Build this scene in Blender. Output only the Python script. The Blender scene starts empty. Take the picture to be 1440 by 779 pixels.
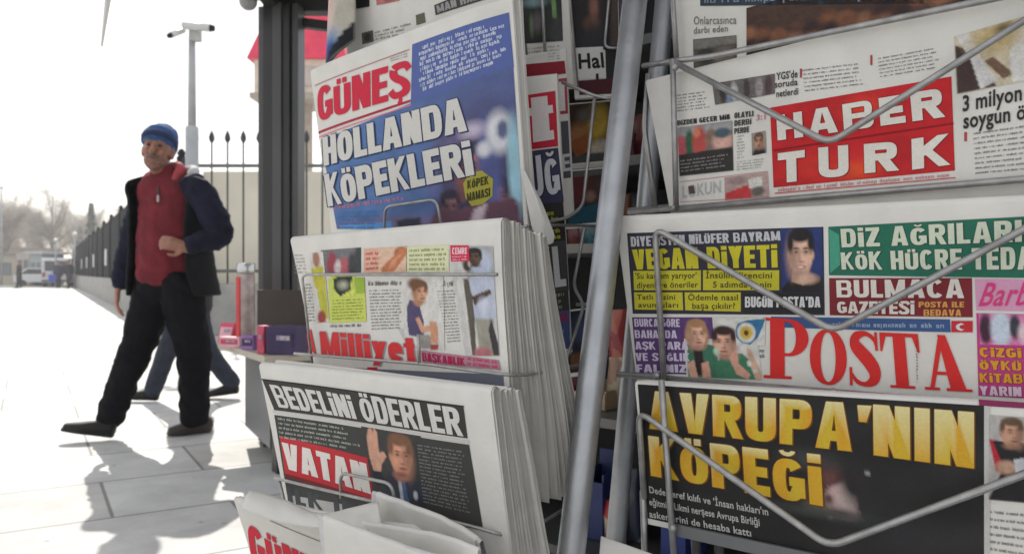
import bpy, bmesh, math, random
from mathutils import Vector, Matrix, noise
from mathutils.geometry import delaunay_2d_cdt

random.seed(7)
SC = bpy.context.scene
COL = SC.collection

# ------------------------------------------------------------------ camera, sky, sun, exposure
EYE = 0.92                      # camera height above the pavement
FPX, CX, HY = 1130.0, 720.0, 384.0   # focal length / principal point measured on the 1440 px photo
cam = bpy.data.cameras.new('camera')
cam_ob = bpy.data.objects.new('camera', cam)
COL.objects.link(cam_ob)
cam_ob.location = (0, 0, EYE)
cam_ob.rotation_euler = (math.pi / 2, 0, 0)
cam.sensor_width = 36.0
cam.lens = 36.0 * FPX / 1440.0
cam.shift_y = -(389.5 - HY) / 1440.0
cam.clip_start = 0.02
cam.clip_end = 2000
cam.dof.use_dof = True
cam.dof.focus_distance = 0.80
cam.dof.aperture_fstop = 11.0
SC.camera = cam_ob

SUN_EL, SUN_AZ = math.radians(39), math.radians(-21)   # azimuth from +Y towards +X
world = bpy.data.worlds.new('World')
SC.world = world
world.use_nodes = True
wn = world.node_tree.nodes
sky = wn.new('ShaderNodeTexSky')
sky.sky_type = 'NISHITA'
sky.sun_disc = False
sky.sun_elevation = SUN_EL
sky.sun_rotation = SUN_AZ
sky.air_density = 1.0
sky.dust_density = 1.5
sky.ozone_density = 1.0
# thin bright cloud veils most of the blue
tcw = wn.new('ShaderNodeTexCoord'); ncl = wn.new('ShaderNodeTexNoise')
ncl.inputs['Scale'].default_value = 2.2; ncl.inputs['Detail'].default_value = 7
crv = wn.new('ShaderNodeMapRange')
crv.inputs['From Min'].default_value = 0.35; crv.inputs['From Max'].default_value = 0.65
crv.inputs['To Min'].default_value = 0.45; crv.inputs['To Max'].default_value = 0.92
mixc = wn.new('ShaderNodeMix'); mixc.data_type = 'RGBA'
mixc.inputs[7].default_value = (6.4, 6.3, 6.1, 1)
WL = world.node_tree.links
WL.new(tcw.outputs['Generated'], ncl.inputs['Vector']); WL.new(ncl.outputs['Fac'], crv.inputs['Value'])
WL.new(crv.outputs['Result'], mixc.inputs[0]); WL.new(sky.outputs[0], mixc.inputs[6])
WL.new(mixc.outputs[2], wn['Background'].inputs[0])
wn['Background'].inputs[1].default_value = 0.15
sun = bpy.data.lights.new('sun', 'SUN')
sun.energy = 4.0
sun.angle = math.radians(0.5)
sun.color = (1.0, 0.95, 0.87)
sun_ob = bpy.data.objects.new('sun', sun)
COL.objects.link(sun_ob)
to_sun = Vector((math.sin(SUN_AZ) * math.cos(SUN_EL), math.cos(SUN_AZ) * math.cos(SUN_EL), math.sin(SUN_EL)))
sun_ob.rotation_euler = to_sun.to_track_quat('Z', 'Y').to_euler()
SC.view_settings.view_transform = 'Standard'
SC.view_settings.look = 'None'
SC.view_settings.exposure = 0.36
SC.view_settings.gamma = 1.0
SC.view_settings.use_curve_mapping = False
SC.cycles.max_bounces = 8
SC.cycles.use_denoising = True

# ------------------------------------------------------------------ helpers
def at(px, py, d):
    """Point at depth d (metres along +Y) seen at photo pixel px, py."""
    return Vector(((px - CX) / FPX * d, d, EYE - (py - HY) / FPX * d))

def ground(px, py):
    return at(px, py, EYE * FPX / (py - HY))

def lin(c):
    c = c / 255.0
    return c / 12.92 if c <= 0.04045 else ((c + 0.055) / 1.055) ** 2.4

def C(r, g, b):
    return (lin(r), lin(g), lin(b))

def mat(name, color, rough=0.6, metal=0.0, nscale=8.0, namount=0.12, bump=0.0, spec=0.5, bscale=None, coord='Object'):
    m = bpy.data.materials.new(name)
    m.use_nodes = True
    nt = m.node_tree
    b = nt.nodes['Principled BSDF']
    b.inputs['Roughness'].default_value = rough
    b.inputs['Metallic'].default_value = metal
    b.inputs['Specular IOR Level'].default_value = spec
    tc = nt.nodes.new('ShaderNodeTexCoord')
    n = nt.nodes.new('ShaderNodeTexNoise')
    n.inputs['Scale'].default_value = nscale
    n.inputs['Detail'].default_value = 6
    nt.links.new(tc.outputs[coord], n.inputs['Vector'])
    r = nt.nodes.new('ShaderNodeValToRGB')
    r.color_ramp.elements[0].position = 0.3
    r.color_ramp.elements[1].position = 0.7
    lo = [max(0, c * (1 - namount)) for c in color]
    hi = [min(1, c * (1 + namount)) for c in color]
    r.color_ramp.elements[0].color = (*lo, 1)
    r.color_ramp.elements[1].color = (*hi, 1)
    nt.links.new(n.outputs['Fac'], r.inputs['Fac'])
    nt.links.new(r.outputs['Color'], b.inputs['Base Color'])
    if bump:
        n2 = nt.nodes.new('ShaderNodeTexNoise')
        n2.inputs['Scale'].default_value = bscale or nscale * 5
        n2.inputs['Detail'].default_value = 4
        nt.links.new(tc.outputs[coord], n2.inputs['Vector'])
        bp = nt.nodes.new('ShaderNodeBump')
        bp.inputs['Strength'].default_value = bump
        bp.inputs['Distance'].default_value = 0.01
        nt.links.new(n2.outputs['Fac'], bp.inputs['Height'])
        nt.links.new(bp.outputs['Normal'], b.inputs['Normal'])
    return m

def attr_mat(name, rough=0.65, spec=0.3):
    """Printed ink: colour stored per vertex, with a little newsprint mottling."""
    m = bpy.data.materials.new(name)
    m.use_nodes = True
    nt = m.node_tree
    b = nt.nodes['Principled BSDF']
    b.inputs['Roughness'].default_value = rough
    b.inputs['Specular IOR Level'].default_value = spec
    a = nt.nodes.new('ShaderNodeAttribute')
    a.attribute_name = 'Col'
    tc = nt.nodes.new('ShaderNodeTexCoord')
    n = nt.nodes.new('ShaderNodeTexNoise')
    n.inputs['Scale'].default_value = 420
    n.inputs['Detail'].default_value = 3
    nt.links.new(tc.outputs['Object'], n.inputs['Vector'])
    mr = nt.nodes.new('ShaderNodeMapRange')
    mr.inputs['From Min'].default_value = 0.3
    mr.inputs['From Max'].default_value = 0.7
    mr.inputs['To Min'].default_value = 0.94
    mr.inputs['To Max'].default_value = 1.05
    nt.links.new(n.outputs['Fac'], mr.inputs['Value'])
    mx = nt.nodes.new('ShaderNodeVectorMath')
    mx.operation = 'SCALE'
    nt.links.new(a.outputs['Color'], mx.inputs[0])
    nt.links.new(mr.outputs['Result'], mx.inputs['Scale'])
    nt.links.new(mx.outputs['Vector'], b.inputs['Base Color'])
    return m

def empty(name, loc):
    o = bpy.data.objects.new(name, None)
    COL.objects.link(o)
    o.location = loc
    o.empty_display_size = 0.05
    return o

def tag(o, label=None, cat=None, group=None, kind=None):
    if label: o['label'] = label
    if cat: o['category'] = cat
    if group: o['group'] = group
    if kind: o['kind'] = kind
    return o

def world_loc(o):
    v = Vector(o.location)
    while o.parent:
        o = o.parent
        v += Vector(o.location)
    return v

def link_mesh(name, me, material=None, parent=None, smooth=False, origin=None):
    """Mesh given in world coordinates; it is moved into its parent's (unrotated) frame."""
    o = bpy.data.objects.new(name, me)
    COL.objects.link(o)
    if material:
        for m in (material if isinstance(material, (list, tuple)) else [material]):
            me.materials.append(m)
    base = world_loc(parent) if parent else Vector((0, 0, 0))
    if origin is not None:
        o.location = Vector(origin) - base
        me.transform(Matrix.Translation(-Vector(origin)))
    else:
        me.transform(Matrix.Translation(-base))
    if parent:
        o.parent = parent
    if smooth:
        me.polygons.foreach_set('use_smooth', [True] * len(me.polygons))
    return o

def obj(name, bm, material=None, parent=None, smooth=False, origin=None):
    me = bpy.data.meshes.new(name)
    bm.normal_update()
    bm.to_mesh(me)
    bm.free()
    return link_mesh(name, me, material, parent, smooth, origin)

def copy_tree(o, parent=None):
    c = o.copy()
    COL.objects.link(c)
    if parent: c.parent = parent
    for ch in list(o.children):
        copy_tree(ch, c)
    return c

def add_box(bm, c, size, rot=None, bevel=0.0):
    r = bmesh.ops.create_cube(bm, size=1.0)
    vs = r['verts']
    bmesh.ops.scale(bm, vec=size, verts=vs)
    if bevel:
        es = list({e for v in vs for e in v.link_edges})
        bb = bmesh.ops.bevel(bm, geom=es, offset=bevel, segments=2, affect='EDGES', profile=0.7)
        vs = list({v for f in bb['faces'] for v in f.verts} | {v for v in vs if v.is_valid})
    if rot is not None:
        bmesh.ops.rotate(bm, cent=(0, 0, 0), matrix=rot, verts=vs)
    bmesh.ops.translate(bm, vec=c, verts=vs)

def round_path(pts, rad, n=5):
    """Fillet the corners of a polyline, as a bent wire has them."""
    out = [Vector(pts[0])]
    for i in range(1, len(pts) - 1):
        p, a, b = Vector(pts[i]), Vector(pts[i - 1]), Vector(pts[i + 1])
        da, db = (a - p), (b - p)
        r = min(rad, da.length * 0.45, db.length * 0.45)
        p0, p1 = p + da.normalized() * r, p + db.normalized() * r
        for k in range(n + 1):
            t = k / n
            out.append(p0 * (1 - t) ** 2 + p * 2 * t * (1 - t) + p1 * t * t)
    out.append(Vector(pts[-1]))
    return out

def add_tube(bm, pts, rad, seg=10, caps=True):
    pts = [Vector(p) for p in pts]
    n = len(pts)
    rads = rad if isinstance(rad, (list, tuple)) else [rad] * n
    rings = []
    prev = None
    for i, p in enumerate(pts):
        t = (pts[min(i + 1, n - 1)] - pts[max(i - 1, 0)]).normalized()
        if prev is None:
            ref = Vector((0, 0, 1)) if abs(t.z) < 0.9 else Vector((1, 0, 0))
            u = t.cross(ref).normalized()
        else:
            u = (prev - t * prev.dot(t)).normalized()
        prev = u
        v = t.cross(u)
        rings.append([bm.verts.new(p + (u * math.cos(2 * math.pi * k / seg) + v * math.sin(2 * math.pi * k / seg)) * rads[i]) for k in range(seg)])
    for a, b in zip(rings, rings[1:]):
        for k in range(seg):
            bm.faces.new((a[k], a[(k + 1) % seg], b[(k + 1) % seg], b[k]))
    if caps:
        bm.faces.new(rings[0][::-1])
        bm.faces.new(rings[-1])

def add_prism(bm, pts, depth_vec):
    """Extruded polygon given by 3-D points."""
    a = [bm.verts.new(p) for p in pts]
    b = [bm.verts.new(Vector(p) + Vector(depth_vec)) for p in pts]
    bm.faces.new(a)
    bm.faces.new(b[::-1])
    n = len(a)
    for i in range(n):
        bm.faces.new((a[i], b[i], b[(i + 1) % n], a[(i + 1) % n]))

def rotz(a):
    return Matrix.Rotation(a, 3, 'Z')

# ------------------------------------------------------------------ heavy block lettering (own glyphs)
def _R(x0, y0, x1, y1): return [(x0, y0), (x1, y0), (x1, y1), (x0, y1)]

def _band(cx, cy, RX, RY, rx, ry, a0, a1, n=14, e=2.5):
    def pt(X, Y, a):
        c, s = math.cos(a), math.sin(a)
        return (cx + X * math.copysign(abs(c) ** (2 / e), c), cy + Y * math.copysign(abs(s) ** (2 / e), s))
    out = []
    a0, a1 = math.radians(a0), math.radians(a1)
    for i in range(n):
        p, q = a0 + (a1 - a0) * i / n, a0 + (a1 - a0) * (i + 1) / n
        out.append([pt(rx, ry, p), pt(RX, RY, p), pt(RX, RY, q), pt(rx, ry, q)])
    return out

def _path(pts, n=6):
    """Stroke of varying width through (x, y, width), Catmull-Rom smoothed."""
    P = [pts[0]] + list(pts) + [pts[-1]]
    fine = []
    for i in range(1, len(P) - 2):
        for k in range(n):
            t = k / n
            fine.append(tuple(0.5 * (2 * P[i][j] + (P[i + 1][j] - P[i - 1][j]) * t + (2 * P[i - 1][j] - 5 * P[i][j] + 4 * P[i + 1][j] - P[i + 2][j]) * t * t + (3 * P[i][j] - P[i - 1][j] - 3 * P[i + 1][j] + P[i + 2][j]) * t ** 3) for j in range(3)))
    fine.append(tuple(P[-2]))
    L, Rr = [], []
    for i, (x, y, w) in enumerate(fine):
        a, b = fine[max(0, i - 1)], fine[min(len(fine) - 1, i + 1)]
        dx, dy = b[0] - a[0], b[1] - a[1]
        l = math.hypot(dx, dy) or 1
        nx, ny = -dy / l, dx / l
        L.append((x + nx * w / 2, y + ny * w / 2)); Rr.append((x - nx * w / 2, y - ny * w / 2))
    return [[L[i], Rr[i], Rr[i + 1], L[i + 1]] for i in range(len(fine) - 1)]

def glyph(ch, a=0.21, b=0.18, w=0.60):
    """(advance width, polygons) of a heavy grotesque capital, cap height 1."""
    bowl = lambda x0, y0, x1, y1: ([_R(x0, y1 - b, x1 - 0.26, y1), _R(x0, y0, x1 - 0.26, y0 + b)] +
                                   _band(x1 - 0.27, (y0 + y1) / 2, 0.27, (y1 - y0) / 2, max(.03, 0.27 - a), (y1 - y0) / 2 - b, -90, 90, 10, 2.6))
    if ch == ' ': return 0.28, []
    if ch == 'I': return a, [_R(0, 0, a, 1)]
    if ch == 'İ': return a, [_R(0, 0, a, .77), _R(0, .84, a, 1.02)]
    if ch in 'ÖÜĞ':
        ww, p = glyph({'Ö': 'O', 'Ü': 'U', 'Ğ': 'G'}[ch], a, b, w)
        p = [[(x, y * .86) for x, y in q] for q in p]
        if ch == 'Ğ': p += _band(ww / 2, 1.04, .17, .13, .08, .05, 190, 350, 6, 2)
        else: p += [_R(ww * .5 - .19, .90, ww * .5 - .03, 1.05), _R(ww * .5 + .03, .90, ww * .5 + .19, 1.05)]
        return ww, p
    if ch == 'Ş':
        ww, p = glyph('S', a, b, w)
        return ww, p + [_R(ww * .45, -.10, ww * .62, .02), _R(ww * .40, -.17, ww * .62, -.09)]
    if ch == 'Ç':
        ww, p = glyph('C', a, b, w)
        return ww, p + [_R(ww * .45, -.12, ww * .6, .02)]
    if ch == 'A':
        w = w * 1.08
        return w, [[(0, 0), (a * 1.02, 0), (w / 2 + .03, 1), (w / 2 - a * .62, 1)], [(w - a * 1.02, 0), (w, 0), (w / 2 + a * .62, 1), (w / 2 - .03, 1)], _R(w * .24, .18, w * .76, .18 + b)]
    if ch == 'B':
        a, b, w = a * .92, b * .78, w * 1.06
        bowl = lambda x0, y0, x1, y1: ([_R(x0, y1 - b, x1 - 0.22, y1), _R(x0, y0, x1 - 0.22, y0 + b)] +
                                       _band(x1 - 0.24, (y0 + y1) / 2, 0.24, (y1 - y0) / 2, max(.03, 0.24 - a * .9), (y1 - y0) / 2 - b, -90, 90, 10, 2.4))
        return w, [_R(0, 0, a, 1)] + bowl(a * .5, 0, w, .5 + b * .5) + bowl(a * .5, .5 - b * .5, w - .025, 1)
    if ch in 'OC' or ch == 'G':
        RX, RY = w / 2, .5
        bnd = {'O': (0, 360, 28), 'C': (38, 322, 22), 'G': (38, 330, 22)}[ch]
        p = _band(w / 2, .5, RX, RY, RX - a, RY - b, bnd[0], bnd[1], bnd[2])
        if ch == 'G': p += [_R(w * .52, .36, w, .36 + b), _R(w - a * .95, .1, w, .5)]
        return w, p
    if ch == 'D': return w, [_R(0, 0, a, 1)] + bowl(a * .5, 0, w, 1)
    if ch == 'E': return w * .84, [_R(0, 0, a, 1), _R(0, 0, w * .84, b), _R(0, 1 - b, w * .84, 1), _R(0, .5 - b / 2, w * .78, .5 + b / 2)]
    if ch == 'F': return w * .82, [_R(0, 0, a, 1), _R(0, 1 - b, w * .82, 1), _R(0, .47 - b / 2, w * .76, .47 + b / 2)]
    if ch == 'L': return w * .78, [_R(0, 0, a, 1), _R(0, 0, w * .78, b)]
    if ch == 'H': return w, [_R(0, 0, a, 1), _R(w - a, 0, w, 1), _R(0, .5 - b / 2, w, .5 + b / 2)]
    if ch == 'J': return w * .8, [_R(w * .8 - a, .25, w * .8, 1)] + _band(w * .4, .3, w * .4, .3, w * .4 - a, .3 - b, 180, 360, 10)
    if ch == 'T': return w * .92, [_R(0, 1 - b, w * .92, 1), _R(w * .46 - a / 2, 0, w * .46 + a / 2, 1)]
    if ch == 'K': return w * 1.04, [_R(0, 0, a, 1), [(a * .6, .38), (a * .6, .62), (w * .72, 1), (w * 1.02, 1), (w * .45, .42)], [(a * .9, .52), (w * .46, .68), (w * 1.06, 0), (w * .74, 0)]]
    if ch == 'M':
        m = w * .66 + a * 1.75
        return m, [_R(0, 0, a, 1), _R(m - a, 0, m, 1), [(0, 1), (a * 1.05, 1), (m / 2 + a * .32, 0.05), (m / 2 - a * .32, .05)], [(m - a * 1.05, 1), (m, 1), (m / 2 + a * .32, .05), (m / 2 - a * .32, .05)]]
    if ch == 'N': return w, [_R(0, 0, a, 1), _R(w - a, 0, w, 1), [(0, 1), (a * 1.1, 1), (w, 0), (w - a * 1.1, 0)]]
    if ch == 'P': return w, [_R(0, 0, a, 1)] + bowl(a * .5, .36, w, 1)
    if ch == 'R': return w, [_R(0, 0, a, 1)] + bowl(a * .5, .40, w - .01, 1) + [[(w * .38, .46), (w * .74, .46), (w * 1.04, 0), (w * .68, 0)]]
    if ch == 'S': return w, _path([(w - .03, .74, b), (w * .80, .885, b), (w * .5, .91, b), (w * .22, .85, a), (w * .19, .70, a), (w * .36, .565, b * 1.15), (w * .62, .46, b * 1.15), (w * .81, .31, a), (w * .78, .155, a), (w * .5, .09, b), (w * .22, .11, b), (.03, .26, b)], 4)
    if ch == 'U': return w, [_R(0, .28, a, 1), _R(w - a, .28, w, 1)] + _band(w / 2, .3, w / 2, .3, w / 2 - a, .3 - b, 180, 360, 12)
    if ch == 'V': return w * 1.05, [[(0, 1), (a * 1.05, 1), (w * .525 + .03, 0), (w * .525 - a * .6, 0)], [(w * 1.05 - a * 1.05, 1), (w * 1.05, 1), (w * .525 + a * .6, 0), (w * .525 - .03, 0)]]
    if ch == 'Y': return w * 1.05, [[(0, 1), (a * 1.1, 1), (w * .525 + a / 2, .40), (w * .525 - a / 2, .36)], [(w * 1.05 - a * 1.1, 1), (w * 1.05, 1), (w * .525 + a / 2, .36), (w * .525 - a / 2, .40)], _R(w * .525 - a / 2, 0, w * .525 + a / 2, .46)]
    if ch == 'Z': return w * .9, [_R(0, 1 - b, w * .9, 1), _R(0, 0, w * .9, b), [(0, b * .8), (a * 1.2, b * .8), (w * .9, 1 - b * .8), (w * .9 - a * 1.2, 1 - b * .8)]]
    if ch == 'i': return a, [_R(0, 0, a, .74), _R(0, .82, a, 1)]
    if ch == 'l': return a, [_R(0, 0, a, 1)]
    if ch == 'e': return w * .88, _band(w * .44, .37, w * .44, .37, w * .44 - a, .37 - b * .8, 0, 325, 20) + [_R(a * .5, .31, w * .88, .31 + b * .75)]
    if ch == 't': return w * .62, [_R(w * .14, .1, w * .14 + a, .95), _R(0, .74 - b * .85, w * .62, .74), _R(w * .14, 0, w * .60, b)]
    if ch == 'y': return w * .95, [[(0, .74), (a, .74), (w * .5 + a * .35, .02), (w * .5 - a * .45, .02)], [(w * .95 - a, .74), (w * .95, .74), (w * .42, -.24), (w * .42 - a, -.24)], _R(w * .1, -.24, w * .4, -.24 + b * .8)]
    if ch == "'": return a, [[(a * .15, .66), (a * .7, .66), (a, 1), (0, 1)]]
    if ch == '.': return a, [_R(0, 0, a, b)]
    if ch == '/': return .4, [[(0, 0), (a, 0), (.42, 1), (.42 - a, 1)]]
    return w * .8, [_R(0, 0, w * .8, 1)]

def serif_glyph(ch):
    if ch == 'P': return .80, [_R(.12, 0, .38, 1), _R(0, 0, .50, .05), _R(0, .95, .45, 1), _R(.33, .38, .47, .43)] + _band(.45, .69, .35, .31, .13, .26, -90, 90, 14, 2)
    if ch == 'O': return .84, _band(.42, .5, .42, .52, .17, .46, 0, 360, 30, 2.1)
    if ch == 'S': return .68, _path([(.63, .72, .05), (.58, .87, .08), (.40, .965, .09), (.19, .90, .18), (.17, .75, .24), (.30, .61, .27), (.46, .45, .28), (.56, .28, .26), (.53, .12, .2), (.36, .035, .09), (.18, .08, .08), (.07, .22, .05)], 5) + [_R(.60, .66, .66, 1.0), _R(.02, 0, .08, .34)]
    if ch == 'T': return .82, [_R(.28, 0, .54, 1), _R(0, .93, .82, 1), [(0, 1), (0, .66), (.04, .66), (.14, .95), (.14, 1)], [(.82, 1), (.82, .66), (.78, .66), (.68, .95), (.68, 1)], _R(.16, 0, .66, .05)]
    if ch == 'A': return .90, [[(.10, .02), (.18, .02), (.46, .92), (.38, 1)], [(.50, .02), (.80, .02), (.52, 1), (.36, 1)], _R(.2, .28, .62, .34), _R(0, 0, .29, .05), _R(.42, 0, .90, .05)]
    return glyph(ch)

def lay(string, gf, gap):
    """Lay glyphs on one line; each glyph becomes non-overlapping triangles. Returns (width, [(x, y), ...], [tri])."""
    x, V, T = 0.0, [], []
    for ch in string:
        w, polys = gf(ch)
        if polys:
            vs, fs = [], []
            for p in polys:
                ar = sum(p[i][0] * p[(i + 1) % len(p)][1] - p[(i + 1) % len(p)][0] * p[i][1] for i in range(len(p)))
                if abs(ar) < 1e-6: continue
                if ar < 0: p = p[::-1]
                fs.append(list(range(len(vs), len(vs) + len(p))))
                vs += [Vector(q) for q in p]
            r = delaunay_2d_cdt(vs, [], fs, 1, 1e-4)
            o = len(V)
            V += [(v.x + x, v.y) for v in r[0]]
            T += [tuple(i + o for i in f) for f, src in zip(r[2], r[5]) if src]
        x += w + gap
    return max(x - gap, 0.01), V, T

_capH = None
def lay_font(string, weight=0.018, spacing=1.06):
    """The built-in typeface, thickened, as triangles (cap height 1)."""
    global _capH
    def mesh_of(s, off, sp):
        cu = bpy.data.curves.new('lettering', 'FONT')
        cu.body = s
        cu.offset = off
        cu.space_character = sp
        cu.resolution_u = 3
        o = bpy.data.objects.new('lettering', cu)
        COL.objects.link(o)
        dg = bpy.context.evaluated_depsgraph_get()
        me = bpy.data.meshes.new_from_object(o.evaluated_get(dg))
        V = [(v.co.x, v.co.y) for v in me.vertices]
        T = [tuple(p.vertices) for p in me.polygons]
        bpy.data.objects.remove(o)
        bpy.data.curves.remove(cu)
        bpy.data.meshes.remove(me)
        return V, T
    if _capH is None:
        _capH = max(y for _, y in mesh_of('H', 0, 1)[0])
    V, T = mesh_of(string, weight, spacing)
    x0 = min(v[0] for v in V)
    V = [((x - x0) / _capH, y / _capH) for x, y in V]
    return max(v[0] for v in V), V, T

# ------------------------------------------------------------------ printed pages
PRINT = attr_mat('printed_ink')
LAYER = 0.00022

class Page:
    """A sheet of newsprint: a plane through a point, gently bent; measured points are cast onto it."""
    def __init__(s, px, py, d, yaw, lean=0.0, bend=None):
        y, l = math.radians(yaw), math.radians(lean)
        s.t = Vector((math.cos(y), -math.sin(y), 0))
        nf = Vector((-math.sin(y), -math.cos(y), 0))
        s.up = (Vector((0, 0, 1)) * math.cos(l) + nf * math.sin(l)).normalized()
        s.n = (nf * math.cos(l) - Vector((0, 0, 1)) * math.sin(l)).normalized()
        s.o = at(px, py, d)
        s.bend = bend or (lambda a, b: 0.0)
        s.cam = Vector((0, 0, EYE))
    def sq(s, px, py, h=0.0):
        r = at(px, py, 1.0) - s.cam
        hh = h
        for _ in range(5):
            k = ((s.o + s.n * hh) - s.cam).dot(s.n) / r.dot(s.n)
            p = s.cam + r * k - s.o
            a, b = p.dot(s.t), p.dot(s.up)
            hh = h + s.bend(a, b)
        return (a, b)
    def pos(s, a, b, h=0.0):
        return s.o + s.t * a + s.up * b + s.n * (h + s.bend(a, b))
    def pt(s, px, py, h=0.0):
        a, b = s.sq(px, py, h)
        return s.pos(a, b, h)

def bil(q, u, v):
    """Bilinear in a quad TL, TR, BR, BL; v runs up from the bottom edge."""
    tl, tr, br, bl = q
    return tuple((bl[i] * (1 - u) + br[i] * u) * (1 - v) + (tl[i] * (1 - u) + tr[i] * u) * v for i in (0, 1))

class Ink:
    def __init__(s, page):
        s.p, s.bm = page, bmesh.new()
        s.cl = s.bm.verts.layers.float_color.new('Col')
        s.thin = []
    def _v(s, sq, col, layer):
        v = s.bm.verts.new((sq[0], sq[1], layer * LAYER))
        v[s.cl] = (*col, 1)
        return v
    def poly(s, pts, col, layer=1):
        s.bm.faces.new([s._v(s.p.sq(*p), col, layer) for p in pts])
        return s
    def rect(s, x0, y0, x1, y1, col, layer=1):
        return s.poly([(x0, y0), (x1, y0), (x1, y1), (x0, y1)], col, layer)
    def strip(s, a, b, w, col, layer=2):
        (x0, y0), (x1, y1) = a, b
        return s.poly([(x0, y0 - w / 2), (x1, y1 - w / 2), (x1, y1 + w / 2), (x0, y0 + w / 2)], col, layer)
    def text(s, string, quad, col, layer=3, font='block', gap=0.07, dx=0, dy=0, a=0.21, b=0.18, w=0.60, weight=0.018, edge=None, edge_w=1.2, spacing=1.06):
        """Letters filling a quad (photo pixels TL, TR, BR, BL: cap line and baseline)."""
        if font == 'block': W, V, T = lay(string, lambda c: glyph(c, a, b, w), gap)
        elif font == 'serif': W, V, T = lay(string, serif_glyph, gap)
        else: W, V, T = lay_font(string, weight, spacing)
        def put(ox, oy, c, ly):
            q = [s.p.sq(x + ox, y + oy) for x, y in quad]
            vs = [s._v(bil(q, x / W, y), c(x, y) if callable(c) else c, ly) for x, y in V]
            for t in T:
                try: s.bm.faces.new([vs[i] for i in t])
                except ValueError: pass
        if edge:
            for k, (ox, oy) in enumerate(((edge_w, edge_w * .7), (-edge_w * .6, edge_w * .5), (edge_w * .4, -edge_w * .6))):
                put(ox, oy, edge, layer - .8 + .2 * k)
        put(dx, dy, col, layer)
        return s
    def column(s, quad, rows, col, layer=2, fill=0.55, ragged=0.15, chars=None, centre=False):
        """Unreadably small set text: rows of words made of little upright strokes."""
        q = [s.p.sq(x, y) for x, y in quad]
        wid = math.hypot(q[1][0] - q[0][0], q[1][1] - q[0][1])
        hei = math.hypot(q[3][0] - q[0][0], q[3][1] - q[0][1])
        nch = int((chars or max(6, int(wid / (hei / rows * 0.42)))) * 1.25)
        for r in range(rows):
            v0 = 1 - (r + 0.82) / rows
            h = fill / rows
            end = 1 - random.random() * ragged
            st = 0.0
            if centre: st = (1 - end) / 2; end -= st
            i = 0
            while i < nch:
                wl = random.randint(2, 9)
                for k in range(wl):
                    u0 = st + (i + k + 0.12) / nch * (1 - st)
                    cw = random.choice((0.72, 0.72, 0.72, 0.36, 0.95)) / nch
                    if u0 + 0.9 / nch > end: break
                    tall = random.random()
                    x = h * 0.70
                    sw, bw = 0.26 / nch, h * 0.17
                    def q4(a0, b0, a1, b1): s.thin.append(([bil(q, a0, b0), bil(q, a1, b0), bil(q, a1, b1), bil(q, a0, b1)], col, layer))
                    q4(u0, v0 - (h * .25 if tall > .9 else 0), u0 + sw, v0 + (h if tall < .28 else x))
                    if cw > .5 / nch:
                        q4(u0 + cw - sw, v0, u0 + cw, v0 + (h if .28 < tall < .36 else x))
                        if random.random() < .75: q4(u0 + sw, v0 + x - bw, u0 + cw - sw, v0 + x)
                        if random.random() < .6: q4(u0 + sw, v0, u0 + cw - sw, v0 + bw)
                        if random.random() < .3: q4(u0 + sw, v0 + x * .42, u0 + cw - sw, v0 + x * .42 + bw)
                i += wl + 1
        return s
    def photo(s, quad, nx, ny, fn, layer=2):
        q = [s.p.sq(x, y) for x, y in quad]
        g = [[s._v(bil(q, i / nx, 1 - j / ny), fn(i / nx, j / ny), layer) for i in range(nx + 1)] for j in range(ny + 1)]
        for j in range(ny):
            for i in range(nx):
                s.bm.faces.new((g[j][i], g[j + 1][i], g[j + 1][i + 1], g[j][i + 1]))
        return s
    def build(s, name, parent, step=0.016):
        bm = s.bm
        if bm.verts:
            xs = [v.co.x for v in bm.verts]; ys = [v.co.y for v in bm.verts]
            for ax, lo, hi in ((0, min(xs), max(xs)), (1, min(ys), max(ys))):
                n = int((hi - lo) / step)
                for k in range(1, n + 1):
                    co = [0, 0, 0]; no = [0, 0, 0]
                    co[ax] = lo + (hi - lo) * k / (n + 1); no[ax] = 1
                    bmesh.ops.bisect_plane(bm, geom=bm.verts[:] + bm.edges[:] + bm.faces[:], dist=1e-6, plane_co=co, plane_no=no)
        for pts, col, layer in s.thin:
            bm.faces.new([s._v(p, col, layer) for p in pts])
        for v in bm.verts:
            v.co = s.p.pos(v.co.x, v.co.y, v.co.z + 0.0002)
        return obj(name, bm, PRINT, parent)

def paint(base, shapes, grain=0.10, seed=0):
    """A printed snapshot as soft shapes: ('e', cx, cy, rx, ry, colour[, softness]) or ('p', points, colour). v runs down."""
    rnd = random.Random(seed)
    def inside(pts, x, y):
        c = False
        n = len(pts)
        for i in range(n):
            (x0, y0), (x1, y1) = pts[i], pts[i - 1]
            if (y0 > y) != (y1 > y) and x < (x1 - x0) * (y - y0) / (y1 - y0) + x0: c = not c
        return c
    def fn(u, v):
        col = list(base(u, v) if callable(base) else base)
        for sh in shapes:
            if sh[0] == 'e':
                d = math.hypot((u - sh[1]) / sh[3], (v - sh[2]) / sh[4])
                sf = sh[6] if len(sh) > 6 else 0.25
                k = max(0.0, min(1.0, (1 + sf - d) / (2 * sf)))
                c = sh[5]
            else:
                k = sum(inside(sh[1], u + ox, v + oy) for ox, oy in ((-.007, -.004), (.007, .004), (-.004, .007), (.004, -.007))) / 4
                c = sh[2]
            if k: col = [col[i] * (1 - k) + c[i] * k for i in range(3)]
        g = 1 + rnd.uniform(-grain, grain) * .6 + .16 * noise.noise(Vector((u * 5 + seed, v * 5, 3.1))) + .14 * noise.noise(Vector((u * 14, v * 14 + seed, 7.7)))
        return tuple(min(1, c * g) for c in col)
    return fn

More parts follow.
